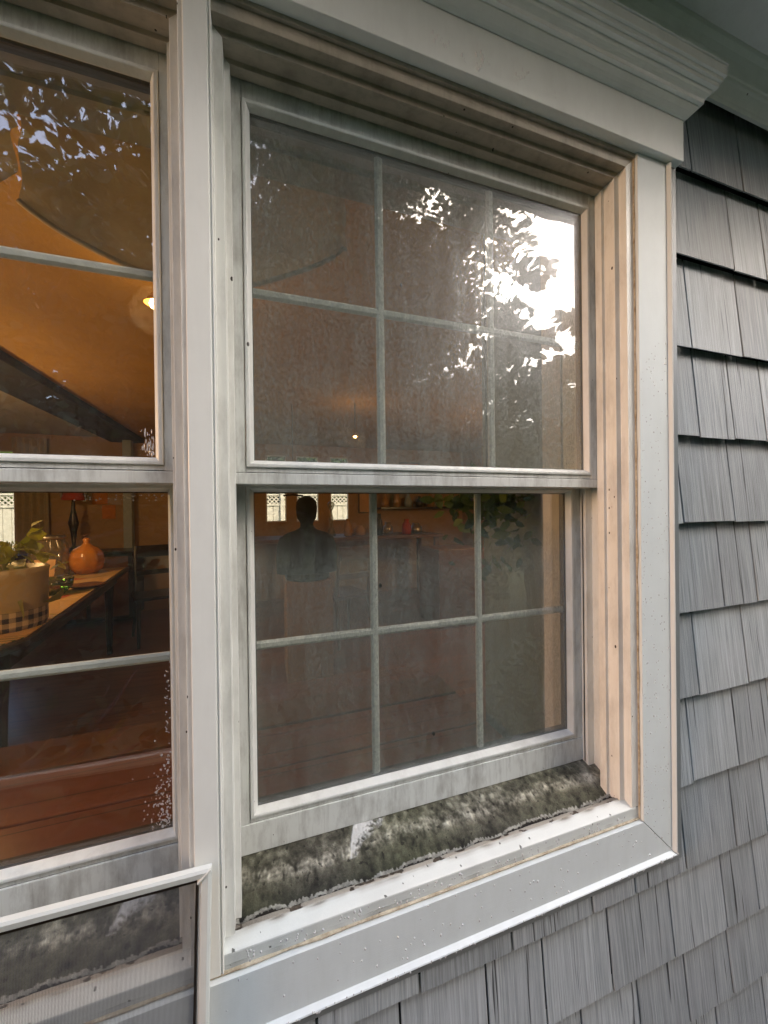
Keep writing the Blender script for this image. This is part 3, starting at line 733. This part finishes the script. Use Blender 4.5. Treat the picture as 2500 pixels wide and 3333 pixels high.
MB().lathe(jx, jy, [(.001, TT + .335), (.10, TT + .332), (.108, TT + .325), (.108, TT + .306), (.001, TT + .305)], 32).build('lid', 'steel', jar, smooth=True)
cx_, cy_ = -1.40, 3.26
gd = thing('gourd', (cx_, cy_, TT), 'round orange gourd with a twisted neck standing on the table', 'gourd')
MT['gourd'] = simple('gourd_orange', (.55, .22, .02), .25, 12, .3, .05, Specular_IOR_Level=.7)
MB().lathe(cx_, cy_, [(.001, TT + .004), (.07, TT + .004), (.112, TT + .05), (.125, TT + .11), (.115, TT + .17), (.08, TT + .215), (.035, TT + .24), (.02, TT + .265), (.028, TT + .29), (.012, TT + .30), (.001, TT + .30)], 40, bumpf=lambda a: 1 + .03 * math.cos(a * 9)).build('gourd_body', 'gourd', gd, smooth=True)
MB().tube([(cx_, cy_, TT + .295), (cx_ - .02, cy_, TT + .32), (cx_ + .03, cy_, TT + .335)], [.012, .008, .005], 6).build('stalk', 'brown_wood', gd)
o = MB().lathe(-1.24, 2.38, [(.03, TT + .003), (.05, TT + .003), (.09, TT + .05), (.095, TT + .10), (.09, TT + .10), (.084, TT + .05), (.045, TT + .008), (.001, TT + .006)], 30).build('glass_bowl', 'greenjar', loc=(-1.24, 2.38, TT), smooth=True)
tag(o, 'green glass bowl in the middle of the tablecloth', 'bowl')
o = MB().lathe(-1.13, 2.55, [(.001, TT + .003), (.06, TT + .003), (.10, TT + .018), (.095, TT + .024), (.05, TT + .012), (.001, TT + .010)], 26, bumpf=lambda a: 1 + .08 * math.cos(3 * a)).build('leaf_dish', 'brown_wood', loc=(-1.13, 2.55, TT), smooth=True)
tag(o, 'shallow brown leaf-shaped dish beside the green glass bowl', 'dish')
MT['card'] = simple('tan_card', (.58, .36, .18), .7, 8, .2)
cardm = MB().box(-1.46, -1.34, 2.58, 2.585, TT + .001, TT + .20)
o = cardm.build('menu_card', 'card', loc=(-1.40, 2.58, TT)); o.rotation_euler = (R(-14), 0, 0)
tag(o, 'tan card propped up behind the crock on the table', 'card')

# far side of the room
MT['post'] = simple('pale_blue_paint', (.30, .36, .40), .6, 6, .15)
tag(MB().box(-1.60, -1.51, 4.80, 4.90, FZ, .958).build('timber_post', 'post', loc=(-1.55, 4.85, FZ), bevel=.003), 'pale blue-grey square post near the back wall', 'post')
MT['beam'] = simple('dark_beam', (.022, .016, .01), .7, 12, .4, .3)
tag(MB().box(-1.78, -1.42, .22, YF, .90, .961).build('ceiling_beam', 'beam', loc=(-1.6, 2.6, .9), bevel=.004), 'wide dark ceiling beam running back above the table', 'beam')
def mk_curt():
    v = lambda u, t: (-2.72 + .34 * u, YF - .09 + .028 * math.sin(u * 30 + 1.5 * math.sin(t * 2)), .9 - 1.75 * t)
    return grid_surface(60, 10, v)
MT['curtain'] = simple('linen_curtain', (.40, .33, .22), .9, 30, .2)
tag(link('curtain', mk_curt(), 'curtain', loc=(-2.55, YF - .1, -.85), smooth=True), 'long linen curtain beside the bright back window at far left', 'curtain')
fr = thing('picture_frame', (-2.16, YF - .03, .2), 'small dark picture in a silver frame on the back wall', 'picture')
MB().sweep(rect(-2.28, -2.06, .22, .50), [(0, YF - .03), (.02, YF - .03), (.02, YF), (0, YF)], closed=True).build('frame', 'steel', fr)
MB().box(-2.28, -2.06, YF - .02, YF - .01, .22, .50).build('picture', 'dark_wood', fr)
MT['redshade'] = simple('red_fabric', (.40, .05, .03), .8, 20, .3)
lp = thing('table_lamp', (-2.02, 4.6, -.42), 'small table lamp with a red shade on the dark cabinet', 'lamp')
MB().lathe(-2.02, 4.6, [(.05, .38), (.11, .16)], 24).build('lamp_shade', 'redshade', lp, smooth=True)
MB().lathe(-2.02, 4.6, [(.001, -.42), (.07, -.42), (.06, -.40), (.015, -.36), (.03, -.2), (.05, -.1), (.02, .05), (.012, .2)], 20).build('lamp_base', 'dark_wood', lp, smooth=True)
cb = thing('cabinet', (-2.0, 4.62, FZ), 'long black cabinet against the back wall behind the table', 'cabinet')
MB().box(-2.62, -1.40, 4.42, 4.84, FZ + .06, -.45).build('carcass', 'dark_wood', cb, bevel=.004)
MB().box(-2.65, -1.37, 4.39, 4.86, -.45, -.42).build('top', 'dark_wood', cb, bevel=.004)
for x in (-2.6, -2.2, -1.8):
    MB().box(x, x + .36, 4.405, 4.419, FZ + .1, -.48).build('door', 'brown_wood', cb, bevel=.003)
MT['orange'] = simple('orange_paper', (.60, .22, .05), .8, 6, .3)
for i, (x, z, a, b) in enumerate(((-1.98, .12, .16, .2), (-1.86, .30, .18, .2), (-1.88, -.06, .14, .17))):
    o = MB().box(x, x + a, YF - .012, YF - .004, z, z + b).build('pinned_note', 'orange' if i != 1 else 'card', loc=(x + a / 2, YF - .01, z))
    tag(o, ['orange paper note pinned left and low beside the blue-grey post', 'tan paper note pinned topmost beside the blue-grey post', 'small orange note pinned lowest of three beside the post'][i], 'note', 'notes pinned to the back wall')
def chair(name, x, y, rz, label, mat='dark_wood'):
    t = thing(name, (x, y, FZ), label, 'chair'); t.rotation_euler = (0, 0, rz)
    def P(mb, nm, mt=mat): 
        o = mb.build(nm, mt, None, loc=(0, 0, 0), bevel=.003); o.parent = t; o.location = (0, 0, 0); return o
    P(MB().box(-.21, .21, -.20, .20, .43, .46), 'seat')
    for sx in (-1, 1):
        P(MB().tube([(sx * .18, -.17, .43), (sx * .185, -.18, .2), (sx * .19, -.2, 0)], [.02, .018, .013]), 'leg')
        P(MB().tube([(sx * .18, .18, .43), (sx * .185, .2, .2), (sx * .2, .25, 0)], [.02, .018, .013]), 'leg')
        P(MB().tube([(sx * .18, .18, .46), (sx * .18, .21, .7), (sx * .17, .25, .92)], [.018, .016, .014]), 'back_post')
    P(MB().box(-.17, .17, .238, .256, .80, .92), 'backrest'); P(MB().box(-.17, .17, .205, .22, .62, .67), 'back_rail')
    return t
chair('dining_chair', -.98, 3.72, R(20), 'black dining chair at the far corner of the table')
chair('side_chair', .75, 3.1, R(200), 'brown wooden chair before the far windows', 'brown_wood')
hp = thing('reflection_plant', (.74, .62, .955), 'leafy plant added indoors to imitate foliage reflected in the lower sash', 'plant')  # added indoors to imitate garden leaves reflected in the pane
MB().lathe(.74, .62, [(.001, .02), (.05, .02), (.08, .11), (.084, .13), (.07, .13), (.001, .11)], 24).build('pot', 'brown_wood', hp, smooth=True)
MB().tube([(.74, .62, .12), (.74, .62, .955)], .003, 5).build('cord', 'dark_wood', hp)
MT['darkleaf'] = mk_leaf('dark_plant_leaf', (.03, .07, .015), (.16, .24, .04))
link('foliage', leaf_cloud(330, lambda g, n: np.stack([.74 + g.normal(size=n) * .075, .62 + g.normal(size=n) * .06, .14 - np.abs(g.normal(size=n)) * .12], 1), .055, 9, .5, .7), 'darkleaf', hp)
# second table with things on it in front of the far windows
t2 = thing('work_table', (.7, 4.2, FZ), 'brown work table under the far windows with small things on it', 'table')
MB().box(-.25, 2.3, 3.95, 4.65, -.36, -.32).build('table_top', 'brown_wood', t2, bevel=.004)
for x, y in ((-.18, 4.0), (2.2, 4.0), (2.2, 4.58), (-.18, 4.58)): MB().box(x, x + .06, y, y + .05, FZ, -.361).build('leg', 'brown_wood', t2)
# dark bust in front of the window
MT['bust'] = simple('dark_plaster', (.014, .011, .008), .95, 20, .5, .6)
bx, by = .335, 2.45
bm_ = MB()
bm_.lathe(bx, by, [(.001, -.52), (.16, -.52), (.17, -.50), (.165, -.47), (.001, -.46)], 28)
bustp = [(.001, -.47), (.23, -.47), (.235, -.36), (.225, -.26), (.205, -.20), (.15, -.165), (.085, -.145), (.052, -.125), (.048, -.095), (.056, -.075), (.072, -.055), (.080, -.01), (.082, .035), (.076, .075), (.055, .105), (.025, .118), (.001, .12)]
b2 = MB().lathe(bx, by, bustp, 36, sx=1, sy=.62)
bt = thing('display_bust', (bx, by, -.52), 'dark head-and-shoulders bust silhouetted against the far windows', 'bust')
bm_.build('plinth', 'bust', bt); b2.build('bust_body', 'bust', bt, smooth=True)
tag(MB().box(bx - .17, bx + .17, by - .15, by + .17, FZ, -.522).build('pedestal', 'room_wall', loc=(bx, by, FZ), bevel=.004), 'plain square tan pedestal carrying the dark bust', 'pedestal')
tag(MB().tube([(.185, 2.9, .142), (.27, 2.9, .150), (.355, 2.9, .140)], .008, 8).tube([(.27, 2.9, .15), (.272, 2.9, .20), (.27, 2.9, .955)], .004, 6).build('hanging_bar', 'dark_wood', loc=(.27, 2.9, .955)), 'thin dark curved bar hanging just above the bust', 'bar')
o = MB().lathe(.56, 4.15, [(.001, -.32), (.07, -.32), (.09, -.27), (.085, -.22), (.05, -.17), (.02, -.15), (.028, -.13), (.008, -.10), (.001, -.09)], 24).build('lidded_urn', 'brown_wood', loc=(.56, 4.15, -.32), smooth=True)
tag(o, 'round lidded urn with a finial right of the bust', 'urn')
o = MB().lathe(.86, 4.3, [(.001, -.32), (.06, -.32), (.05, -.27), (.018, -.2), (.03, -.1), (.014, .0), (.035, .05), (.05, .09), (.03, .12), (.001, .13)], 20).build('glass_finial', 'jar', loc=(.86, 4.3, -.32), smooth=True)
tag(o, 'tall clear glass ornament with ball top before the second far window', 'ornament')
MT['bluepot'] = simple('pale_blue_glaze', (.45, .62, .75), .4, 5, .1); MT['whitepot'] = simple('white_glaze', (.8, .8, .78), .4, 5, .1)
MT['amber'] = simple('amber_glaze', (.45, .25, .08), .2, 8, .4)
for i, (x, y, r, h, mt, lab) in enumerate(((1.05, 4.15, .05, .22, 'amber', 'tall amber bottle at the left on the work table'), (1.24, 4.3, .08, .12, 'card', 'squat tan bowl-like pot next to the tall amber bottle'),
        (1.45, 4.1, .045, .28, 'dark_wood', 'slim dark bottle in the middle of the work table'), (1.62, 4.25, .07, .16, 'jar', 'clear glass jar beside the slim dark bottle'),
        (1.84, 4.12, .06, .20, 'redshade', 'red canister on the right half of the work table'), (2.05, 4.3, .09, .14, 'steel', 'wide steel pan at the right end of the work table'))):
    o = MB().lathe(x, y, [(.001, -.319), (r, -.319), (r * 1.08, -.319 + h * .35), (r * .92, -.319 + h * .65), (r * .5, -.319 + h * .82), (r * .55, -.319 + h), (.001, -.319 + h)], 18).build('tabletop_vessel', mt, loc=(x, y, -.32), smooth=True)
    tag(o, lab, 'vessel', 'vessels on the work table')
for i, (x, z, a, b, mt) in enumerate(((1.42, -.02, .22, .30, 'card'), (2.1, .52, .30, .22, 'orange'))):
    t = thing('framed_picture', (x + a / 2, YF - .02, z), ['tan framed picture just right of the narrow far windows', 'orange framed picture above the wall shelf'][i], 'picture')
    MB().sweep(rect(x, x + a, z, z + b), [(0, YF - .025), (.018, YF - .025), (.018, YF - .001), (0, YF - .001)], closed=True).build('frame', 'dark_wood', t)
    MB().box(x, x + a, YF - .015, YF - .008, z, z + b).build('picture', mt, t)
# frames between far window panes
MT['winwhite'] = simple('white_paint', (.7, .7, .66), .5, 6, .1)
for i, (a, b) in enumerate(ops):
    o = MB().sweep(rect(a, b, -.14, .80), [(-.012, YF - .01), (.004, YF - .01), (.004, YF + .03), (-.012, YF + .03)], closed=True).build('narrow_window', 'winwhite', loc=((a + b) / 2, YF, -.14))
    tag(o, ['narrow white far window frame, leftmost of three', 'narrow white far window frame, middle of three', 'narrow white far window frame, rightmost of three'][i], 'window frame', 'narrow windows in the back wall')
# shelf with dim things on the right part of the back wall
sh = thing('wall_shelf', (2.3, YF - .1, .02), 'dark wall shelf with bottles right of the far windows', 'shelf')
MB().box(1.7, 3.1, YF - .22, YF - .001, .02, .05).build('shelf_board', 'dark_wood', sh)
MB().box(1.7, 3.1, YF - .22, YF - .001, .42, .45).build('shelf_board', 'dark_wood', sh)
MT['amber'] = simple('amber_glaze', (.45, .25, .08), .2, 8, .4)
rr = random.Random(11)
kinds = ['tall amber bottle', 'squat amber pot', 'pale stone jar', 'dark brown jug', 'slim amber vase', 'wide pale bowl-shaped pot', 'small dark flask']
for i, nm in enumerate(kinds):
    x = 1.8 + i * .19; h = rr.uniform(.14, .3); r = rr.uniform(.035, .07)
    o = MB().lathe(x, YF - .11, [(.001, .051), (r, .051), (r * 1.1, .051 + h * .3), (r * .9, .051 + h * .6), (r * .4, .051 + h * .8), (r * .45, .051 + h)], 16).build('shelf_pot', ['amber', 'amber', 'post', 'dark_wood', 'amber', 'card', 'dark_wood'][i], loc=(x, YF - .11, .05), smooth=True)
    tag(o, nm + ' on the dark wall shelf, ' + ['first', 'second', 'third', 'fourth', 'fifth', 'sixth', 'seventh'][i] + ' from the left', 'pot', 'pots on the wall shelf')
tag(MB().box(1.75, 2.30, 3.0, 3.5, FZ, -.42).build('side_cabinet', 'brown_wood', loc=(2.0, 3.2, FZ), bevel=.005), 'plain brown cabinet standing in the right half of the room', 'cabinet')

# swag of taupe cloth hung across the mullion inside
m = NT('taupe_cloth'); n_ = m.noise(22, 5, .6); c_ = m.mix(n_, (.62, .54, .38), (.42, .36, .25)); d_ = m.n('BsdfDiffuse'); m.l(c_, d_.inputs[0]); t_ = m.n('BsdfTranslucent'); m.l(c_, t_.inputs[0])
x_ = m.n('MixShader'); x_.inputs[0].default_value = .35; m.l(d_.outputs[0], x_.inputs[1]); m.l(t_.outputs[0], x_.inputs[2]); MT['swag'] = m.done(x_.outputs[0])
def swag(u, t):
    x = -.345 + .51 * u
    zlow = .515 - .130 * (1 - (2 * u - .92) ** 2 / 1.17) if u < .97 else .512
    ztop = .70
    z = ztop + (zlow - ztop) * t
    fold = math.sin(t * 17 + 3 * math.cos((u - .5) * 3)) * .006 * (1 - t * .3) + math.sin(u * 22) * .003
    return (x, .235 - .03 * math.sin(math.pi * min(1, u)) * t + fold, z)
sw = thing('swag_curtain', (-.09, .23, .7), 'taupe cloth swag hanging across the top of both windows inside', 'curtain')
link('drape', grid_surface(90, 50, swag), 'swag', sw, smooth=True)
link('drape', grid_surface(60, 40, lambda u, t: (-.352 - .45 * u, .236 + .012 * math.sin(t * 15 + u * 5) * (1 - .3 * t), .70 - (.17 + .13 * (1 - (2 * u - 1) ** 2)) * t)), 'swag', sw, smooth=True)
hem = [swag(i / 60, 1.0) for i in range(61)]
MT['hem'] = simple('tan_hem', (.48, .36, .20), .8, 40, .2)
MB().tube(hem, .0042, 6).build('hem', 'hem', sw, smooth=True)
MB().tube([(-.75, .225, .705), (.7, .225, .705)], .011, 10).build('curtain_rod', 'brown_wood', sw)

# two lamps seen glowing, then three fill lamps added out of view
def lit(name, col, s):
    m = NT(name); e = m.n('Emission'); e.inputs[0].default_value = (*col, 1); e.inputs[1].default_value = s; return m.done(e.outputs[0])
MT['bulb'] = lit('warm_bulb', (1, .55, .16), 14)
def lamp(name, x, y, z, label, r, power):
    t = thing(name, (x, y, .955), label, 'lamp')
    MB().lathe(x, y, [(.012, z + r * 1.6), (r * .9, z + r * 1.1), (r * 1.5, z + .1 * r)], 24).build('lamp_shade', 'amber', t, smooth=True)
    MB().lathe(x, y, [(.001, z + r * .8), (r * .6, z + r * .6), (r * .8, z), (r * .6, z - r * .5), (.001, z - r * .8)], 16).build('bulb', 'bulb', t, smooth=True)
    MB().tube([(x, y, z + r * 1.5), (x, y, .955)], .004, 6).build('cord', 'dark_wood', t)
    ld = bpy.data.lights.new(name + '_light', 'POINT'); lo = bpy.data.objects.new(name + '_light', ld); C.objects.link(lo)
    lo.parent = t; lo.location = (0, 0, z - r * 1.6 - .955); ld.energy = power; ld.color = (1, .58, .24); ld.shadow_soft_size = .09
lamp('pendant_lamp', -.372, 1.12, .79, 'glowing amber pendant lamp showing at the edge of the left upper pane', .024, .8)
lamp('chandelier', .80, 2.72, .66, 'small glowing ceiling lamp seen dimly through the stained pane', .016, .6)
lamp('fill_lamp_left', -1.05, .42, .30, 'added unseen lamp brightening the room from left of the windows', .04, 4)  # added out of view, lights the furniture from the window side
lamp('fill_lamp_right', 2.5, 2.4, .35, 'added lamp hidden behind the partition to brighten the right half of the room', .05, 6)  # added behind the partition to brighten the right of the room
lamp('fill_lamp_table', -1.78, 2.2, .45, 'added lamp out of view to brighten the dining table', .05, 8)  # added beyond the view edge to brighten table and ceiling

#@@OUTSIDE
# ------------------------------------------------------------------ garden: what the panes mirror and what the far windows show
def crown_gen(r, h, z0, nclump, gap=.0):
    def gen(g, n):
        c = g.normal(size=(nclump, 3)); c /= np.linalg.norm(c, axis=1)[:, None]
        c *= (g.uniform(.12, 1, nclump) ** .45)[:, None]
        c = c * [r, r, h / 2] + [0, 0, z0 + h / 2]
        k = g.integers(0, nclump, n); s = g.uniform(.25, .5, nclump) * r * .62
        o = g.normal(size=(n, 3)); o /= np.linalg.norm(o, axis=1)[:, None]; o *= (g.uniform(0, 1, n) ** .5)[:, None]
        return c[k] + o * s[k][:, None] * [1, 1, .62]
    return gen
def make_tree(name, x, y, r, h, z0, n, size, label, seed, cat='tree', mat='leaf', nclump=70):
    t = thing(name, (x, y, GZ), label, cat, 'trees and shrubs of the garden mirrored in the panes' if y < 0 else 'garden trees beyond the far windows')
    me = leaf_cloud(n, crown_gen(r, h, z0, nclump), size, seed)
    o = bpy.data.objects.new('crown', me); C.objects.link(o); o.parent = t; me.materials.append(MT[mat])
    mb = MB(); rr = random.Random(seed)
    p = [(0, 0, -.1)]; 
    for i in range(6): p.append((rr.uniform(-.1, .1) * r, rr.uniform(-.1, .1) * r, z0 * .3 + (z0 + h * .8) * (i + 1) / 6 * .8))
    R0 = .035 * (h ** .8) + .015
    mb.tube(p, [R0 * (1 - .14 * i) for i in range(7)], 10)
    for k_ in range(16):
        b = Vector(p[rr.randint(1, 5)]); a = rr.uniform(0, 6.28); L = r * rr.uniform(.5, .95)
        e = b + Vector((math.cos(a) * L, math.sin(a) * L, rr.uniform(.1, .6) * L)); m_ = (b + e) / 2 + Vector((0, 0, .1 * L))
        mb.tube([b, m_, e], [R0 * .45, R0 * .28, R0 * .08], 6)
    me2 = mesh('trunk', mb.v, mb.f); me2.materials.append(MT['bark'])
    o2 = bpy.data.objects.new('trunk', me2); C.objects.link(o2); o2.parent = t
    return t
T = [(-2.5, -4.6, 2.0, 5.4, .7, 'broad dark tree leftmost of the mirrored garden'),
     (-.5, -5.0, 2.3, 6.2, .9, 'tall dark tree straight behind the viewpoint'),
     (1.9, -5.2, 2.3, 7.2, .8, 'tall dark tree right of the one behind the viewpoint'),
     (7.0, -4.6, 1.6, 3.0, .4, 'low dark tree standing right of the bright gap of sky'),
     (3.5, -6.8, 1.7, 3.9, .3, 'middling tree under and left of the bright gap of sky'),
     (1.3, -7.2, 2.4, 8.6, .8, 'tallest dark tree behind the right-hand tall tree'),
     (-7.4, -8.5, 2.2, 3.6, .5, 'farther tree at the left end of the garden'),
     (.8, -9.5, 3.6, 8.5, .6, 'far big tree filling the gaps behind the two tall ones'),
     (-3.6, -9.0, 3.2, 8.0, .6, 'far big tree behind the leftmost broad tree')]
for i, (x, y, r, h, z0, lab) in enumerate(T):  # each crown and trunk is its own
    make_tree('garden_tree', x, y, r, h, z0, 36000 if i == 2 else (14000 if i == 0 else 18000), .125 if y > -7 else .18, lab, 20 + i, nclump=190)
make_tree('garden_shrub', 4.4, -4.0, 1.5, 3.3, .2, 15000, .10, 'rounded shrub under the bright gap of sky', 40, 'shrub')
make_tree('garden_shrub', 1.9, -2.9, .9, 2.1, .25, 3200, .11, 'smaller shrub close behind the viewpoint on the right', 41, 'shrub')
make_tree('garden_shrub', 3.25, -4.2, 1.0, 2.9, .5, 4200, .11, 'upright shrub just left of the large-leaved one', 44, 'shrub')
make_tree('broadleaf_shrub', 3.0, -2.75, .85, 3.6, .7, 3200, .13, 'near large-leaved shrub poking up into the bright sky patch', 42, 'shrub', 'bigleaf', 34)
make_tree('garden_shrub', -1.6, -2.6, .95, 1.9, .2, 3200, .11, 'low round shrub close behind the viewpoint on the left', 43, 'shrub')
# ring of woods added to block low skylight, dipped toward the sun
def gen_ring(g, n):
    a = g.uniform(0, 2 * np.pi, n); r = 15 + g.uniform(0, 5, n)
    sa = math.atan2(math.cos(SUN_AZ), math.sin(SUN_AZ))
    d = np.abs((a - sa + np.pi) % (2 * np.pi) - np.pi)
    top = np.where(d < .35, .9, 4.0 + .9 * np.sin(a * 9) + .8 * np.sin(a * 23))
    z = GZ + g.uniform(0, 1, n) * top
    return np.stack([r * np.cos(a), r * np.sin(a), z], 1)
tag(link('sky_block_woods', leaf_cloud(52000, gen_ring, .62, 99, .8), 'farleaf', loc=(0, -15, GZ)), 'added ring of woods blocking the low sky all round', 'woods', kind='stuff')
for i, (x, lab) in enumerate(((-1.9, 'unseen shrub added to darken the lower wall, first from the left'), (-.75, 'unseen shrub added to darken the lower wall, second from the left'), (.45, 'unseen shrub added to darken the lower wall, third from the left'), (1.6, 'unseen shrub added to darken the lower wall, fourth from the left'), (2.7, 'unseen shrub added to darken the lower wall, last from the left'))):
    make_tree('shade_shrub', x, -.78, .62, .62, .04, 1500, .085, lab, 50 + i, 'shrub')  # added below the view to darken the lower wall and trim
# neighbouring house mirrored at the right
nh = thing('neighbour_house', (13.8, -6.0, GZ), 'grey house with white roof edge mirrored at the right of the upper pane', 'house')
MB().box(11.6, 16, -9, -3.4, GZ, 2.4).build('wall', 'soffit', nh)
v = [(11.2, -9.2, 2.35), (11.2, -3.1, 2.35), (13.8, -3.1, 4.2), (13.8, -9.2, 4.2), (16.4, -9.2, 2.35), (16.4, -3.1, 2.35)]
me = mesh('roof', v + [(a, b, c + .2) for a, b, c in v], [(0, 1, 2, 3), (3, 2, 5, 4), (6, 7, 8, 9), (9, 8, 11, 10), (1, 7, 8, 2), (2, 8, 11, 5), (0, 3, 9, 6), (3, 4, 10, 9), (0, 6, 7, 1), (4, 5, 11, 10)])
link('roof', me, 'roof', nh)

# beyond the far windows
MT['fence'] = simple('weathered_fence', (.62, .56, .40), .8, 10, .3)
fn = thing('garden_fence', (.8, 9.0, GZ), 'weathered board fence with lattice top beyond the far windows', 'fence')
mb = MB(); x = -9.0; rr = random.Random(2)
while x < 9:
    mb.box(x, x + .135, 9.0, 9.02, GZ, .16 + rr.uniform(-.008, .008)); x += .145
mb.build('fence_boards', 'fence', fn)
MB().box(-9, 9, 8.975, 8.999, .15, .20).box(-9, 9, 8.975, 8.999, .40, .44).build('fence_rail', 'fence', fn)
lt = MB(); x = -9.0
while x < 9:
    for s in (1, -1):
        a = Vector((x, 0, .20)) if s == 1 else Vector((x, 0, .40)); b = Vector((x + .20, 0, .40)) if s == 1 else Vector((x + .20, 0, .20))
        n_ = Vector((-(b - a).z, 0, (b - a).x)).normalized() * .014; y = 9.0 + (.004 if s == 1 else -.004)
        k = len(lt.v); lt.v += [a + n_ + Vector((0, y, 0)), b + n_ + Vector((0, y, 0)), b - n_ + Vector((0, y, 0)), a - n_ + Vector((0, y, 0)), a + n_ + Vector((0, y + .006, 0)), b + n_ + Vector((0, y + .006, 0)), b - n_ + Vector((0, y + .006, 0)), a - n_ + Vector((0, y + .006, 0))]
        lt.f += [[k + i for i in q] for q in ((0, 1, 2, 3), (4, 7, 6, 5), (0, 4, 5, 1), (3, 2, 6, 7))]
    x += .10
lt.build('lattice', 'fence', fn)
for x in (-2.1, .45, 3.0): MB().box(x, x + .09, 8.94, 9.03, GZ, .48).build('fence_post', 'fence', fn)
for i, (x, y, lab) in enumerate(((-3.6, 12.5, 'leafy tree beyond the fence at the far left'), (.2, 12.0, 'leafy tree beyond the fence behind the lattice'), (3.4, 12.2, 'leafy tree beyond the fence at the right'))):
    make_tree('garden_tree', x, y, 2.2, 4.6, .9, 6000, .17, lab, 60 + i)
tag(MB().box(-.1, 1.9, 6.4, 6.9, -.62, -.58).box(-.05, .0, 6.45, 6.85, GZ, -.62).box(1.8, 1.85, 6.45, 6.85, GZ, -.62).build('potting_bench', 'fence', loc=(.9, 6.6, GZ)), 'low weathered potting bench outside the far windows', 'bench')
MT['yellow'] = simple('yellow_petals', (.75, .62, .12), .6, 30, .2); MT['orangefl'] = simple('orange_petals', (.75, .25, .06), .6, 30, .3)
for i, (x, mt, fl, lab) in enumerate(((.20, 'bluepot', 'yellow', 'pale blue flowerpot with yellow flowers'), (.40, 'whitepot', 'yellow', 'white square-looking pot with pale flowers'), (.86, 'whitepot', 'orangefl', 'white pot full of orange flowers'))):
    t = thing('flower_pot', (x, 6.6, -.58), lab + ' on the potting bench outside', 'flowerpot', 'flowerpots outside the far windows')
    MB().lathe(x, 6.6, [(.001, -.579), (.07, -.579), (.095, -.38), (.085, -.38), (.001, -.40)], 20).build('pot', mt, t, smooth=True)
    MB().lathe(x, 6.6, [(.03, -.40), (.10, -.36), (.12, -.31), (.09, -.26), (.04, -.235), (.001, -.23)], 22, bumpf=lambda a: 1 + .22 * math.cos(a * 5) + .1 * math.cos(a * 9)).build('flowers', fl, t)

#@@DROPS
# ------------------------------------------------------------------ rain drops left on the trim and panes
def drops(name, spots, label, normal='y'):
    bm = bmesh.new(); rr = random.Random(len(spots))
    for x, y, z, r, st in spots:
        mt = Matrix.Translation((x, y, z)) @ Matrix.Diagonal((r, r * .55, r * st, 1))
        bmesh.ops.create_icosphere(bm, subdivisions=2, radius=1, matrix=mt)
    me = bpy.data.meshes.new(name); bm.to_mesh(me); bm.free()
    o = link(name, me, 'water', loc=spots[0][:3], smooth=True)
    return tag(o, label, 'water drops', kind='stuff')
rr = random.Random(5)
def rs(a, b): return a + (b - a) * rr.random()
S = []
for i in range(210): S.append((rs(.645, .7075), -.0002, rs(-.60, .30), rs(.0005, .0012), rs(1.0, 1.6)))
for i in range(60): S.append((rs(.6405, .648), -.0002, rs(-.55, .25), rs(.0004, .0009), rs(1, 1.4)))
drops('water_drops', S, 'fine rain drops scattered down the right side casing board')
S = []
for i in range(9):
    x = rs(.10, .56); z = .637 + rs(0, .030)
    for k_ in range(rr.randint(3, 9)): S.append((x + rs(-.008, .008), -.0124, z + rs(-.006, .008), rs(.0005, .0013), rs(1.5, 4)))
drops('water_drops', S, 'clusters of drops on the header board, coloured white as wet glints').data.materials[0] = MT['wet_glint']
S = [(rs(-.06, .70), -.0004, rs(-.628, -.563), rs(.0006, .0013), rs(1, 1.8)) for i in range(80)] + [(rs(-.03, .61), .0076, rs(-.556, -.542), rs(.0007, .0014), rs(1, 1.8)) for i in range(110)] + \
    [(rs(-.03, .72), -.0066, rs(-.6395, -.6345), rs(.0006, .0012), rs(1, 1.8)) for i in range(90)]
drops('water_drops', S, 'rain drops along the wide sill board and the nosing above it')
S = []
for i in range(150):
    z = -.4468 + abs(rr.gauss(0, .045)); S.append((-.1254 - abs(rr.gauss(0, .014)) - .003, .1146, z + .003, rs(.0004, .0011) * (1.6 if i % 9 == 0 else 1), rs(1, 1.6)))
for i in range(60): S.append((-.1254 - rs(.001, .008), .1146, rs(-.44, -.20), rs(.0005, .0012), rs(1, 1.3)))
for i in range(40): S.append((-.1283 - abs(rr.gauss(0, .006)) - .002, .0656, .075 + abs(rr.gauss(0, .018)), rs(.0004, .0010), rs(1.2, 6)))
for i in range(40): S.append((-.1283 - rs(0, .12), .1146, rs(.018, .026), rs(.0006, .0013), 1.0))
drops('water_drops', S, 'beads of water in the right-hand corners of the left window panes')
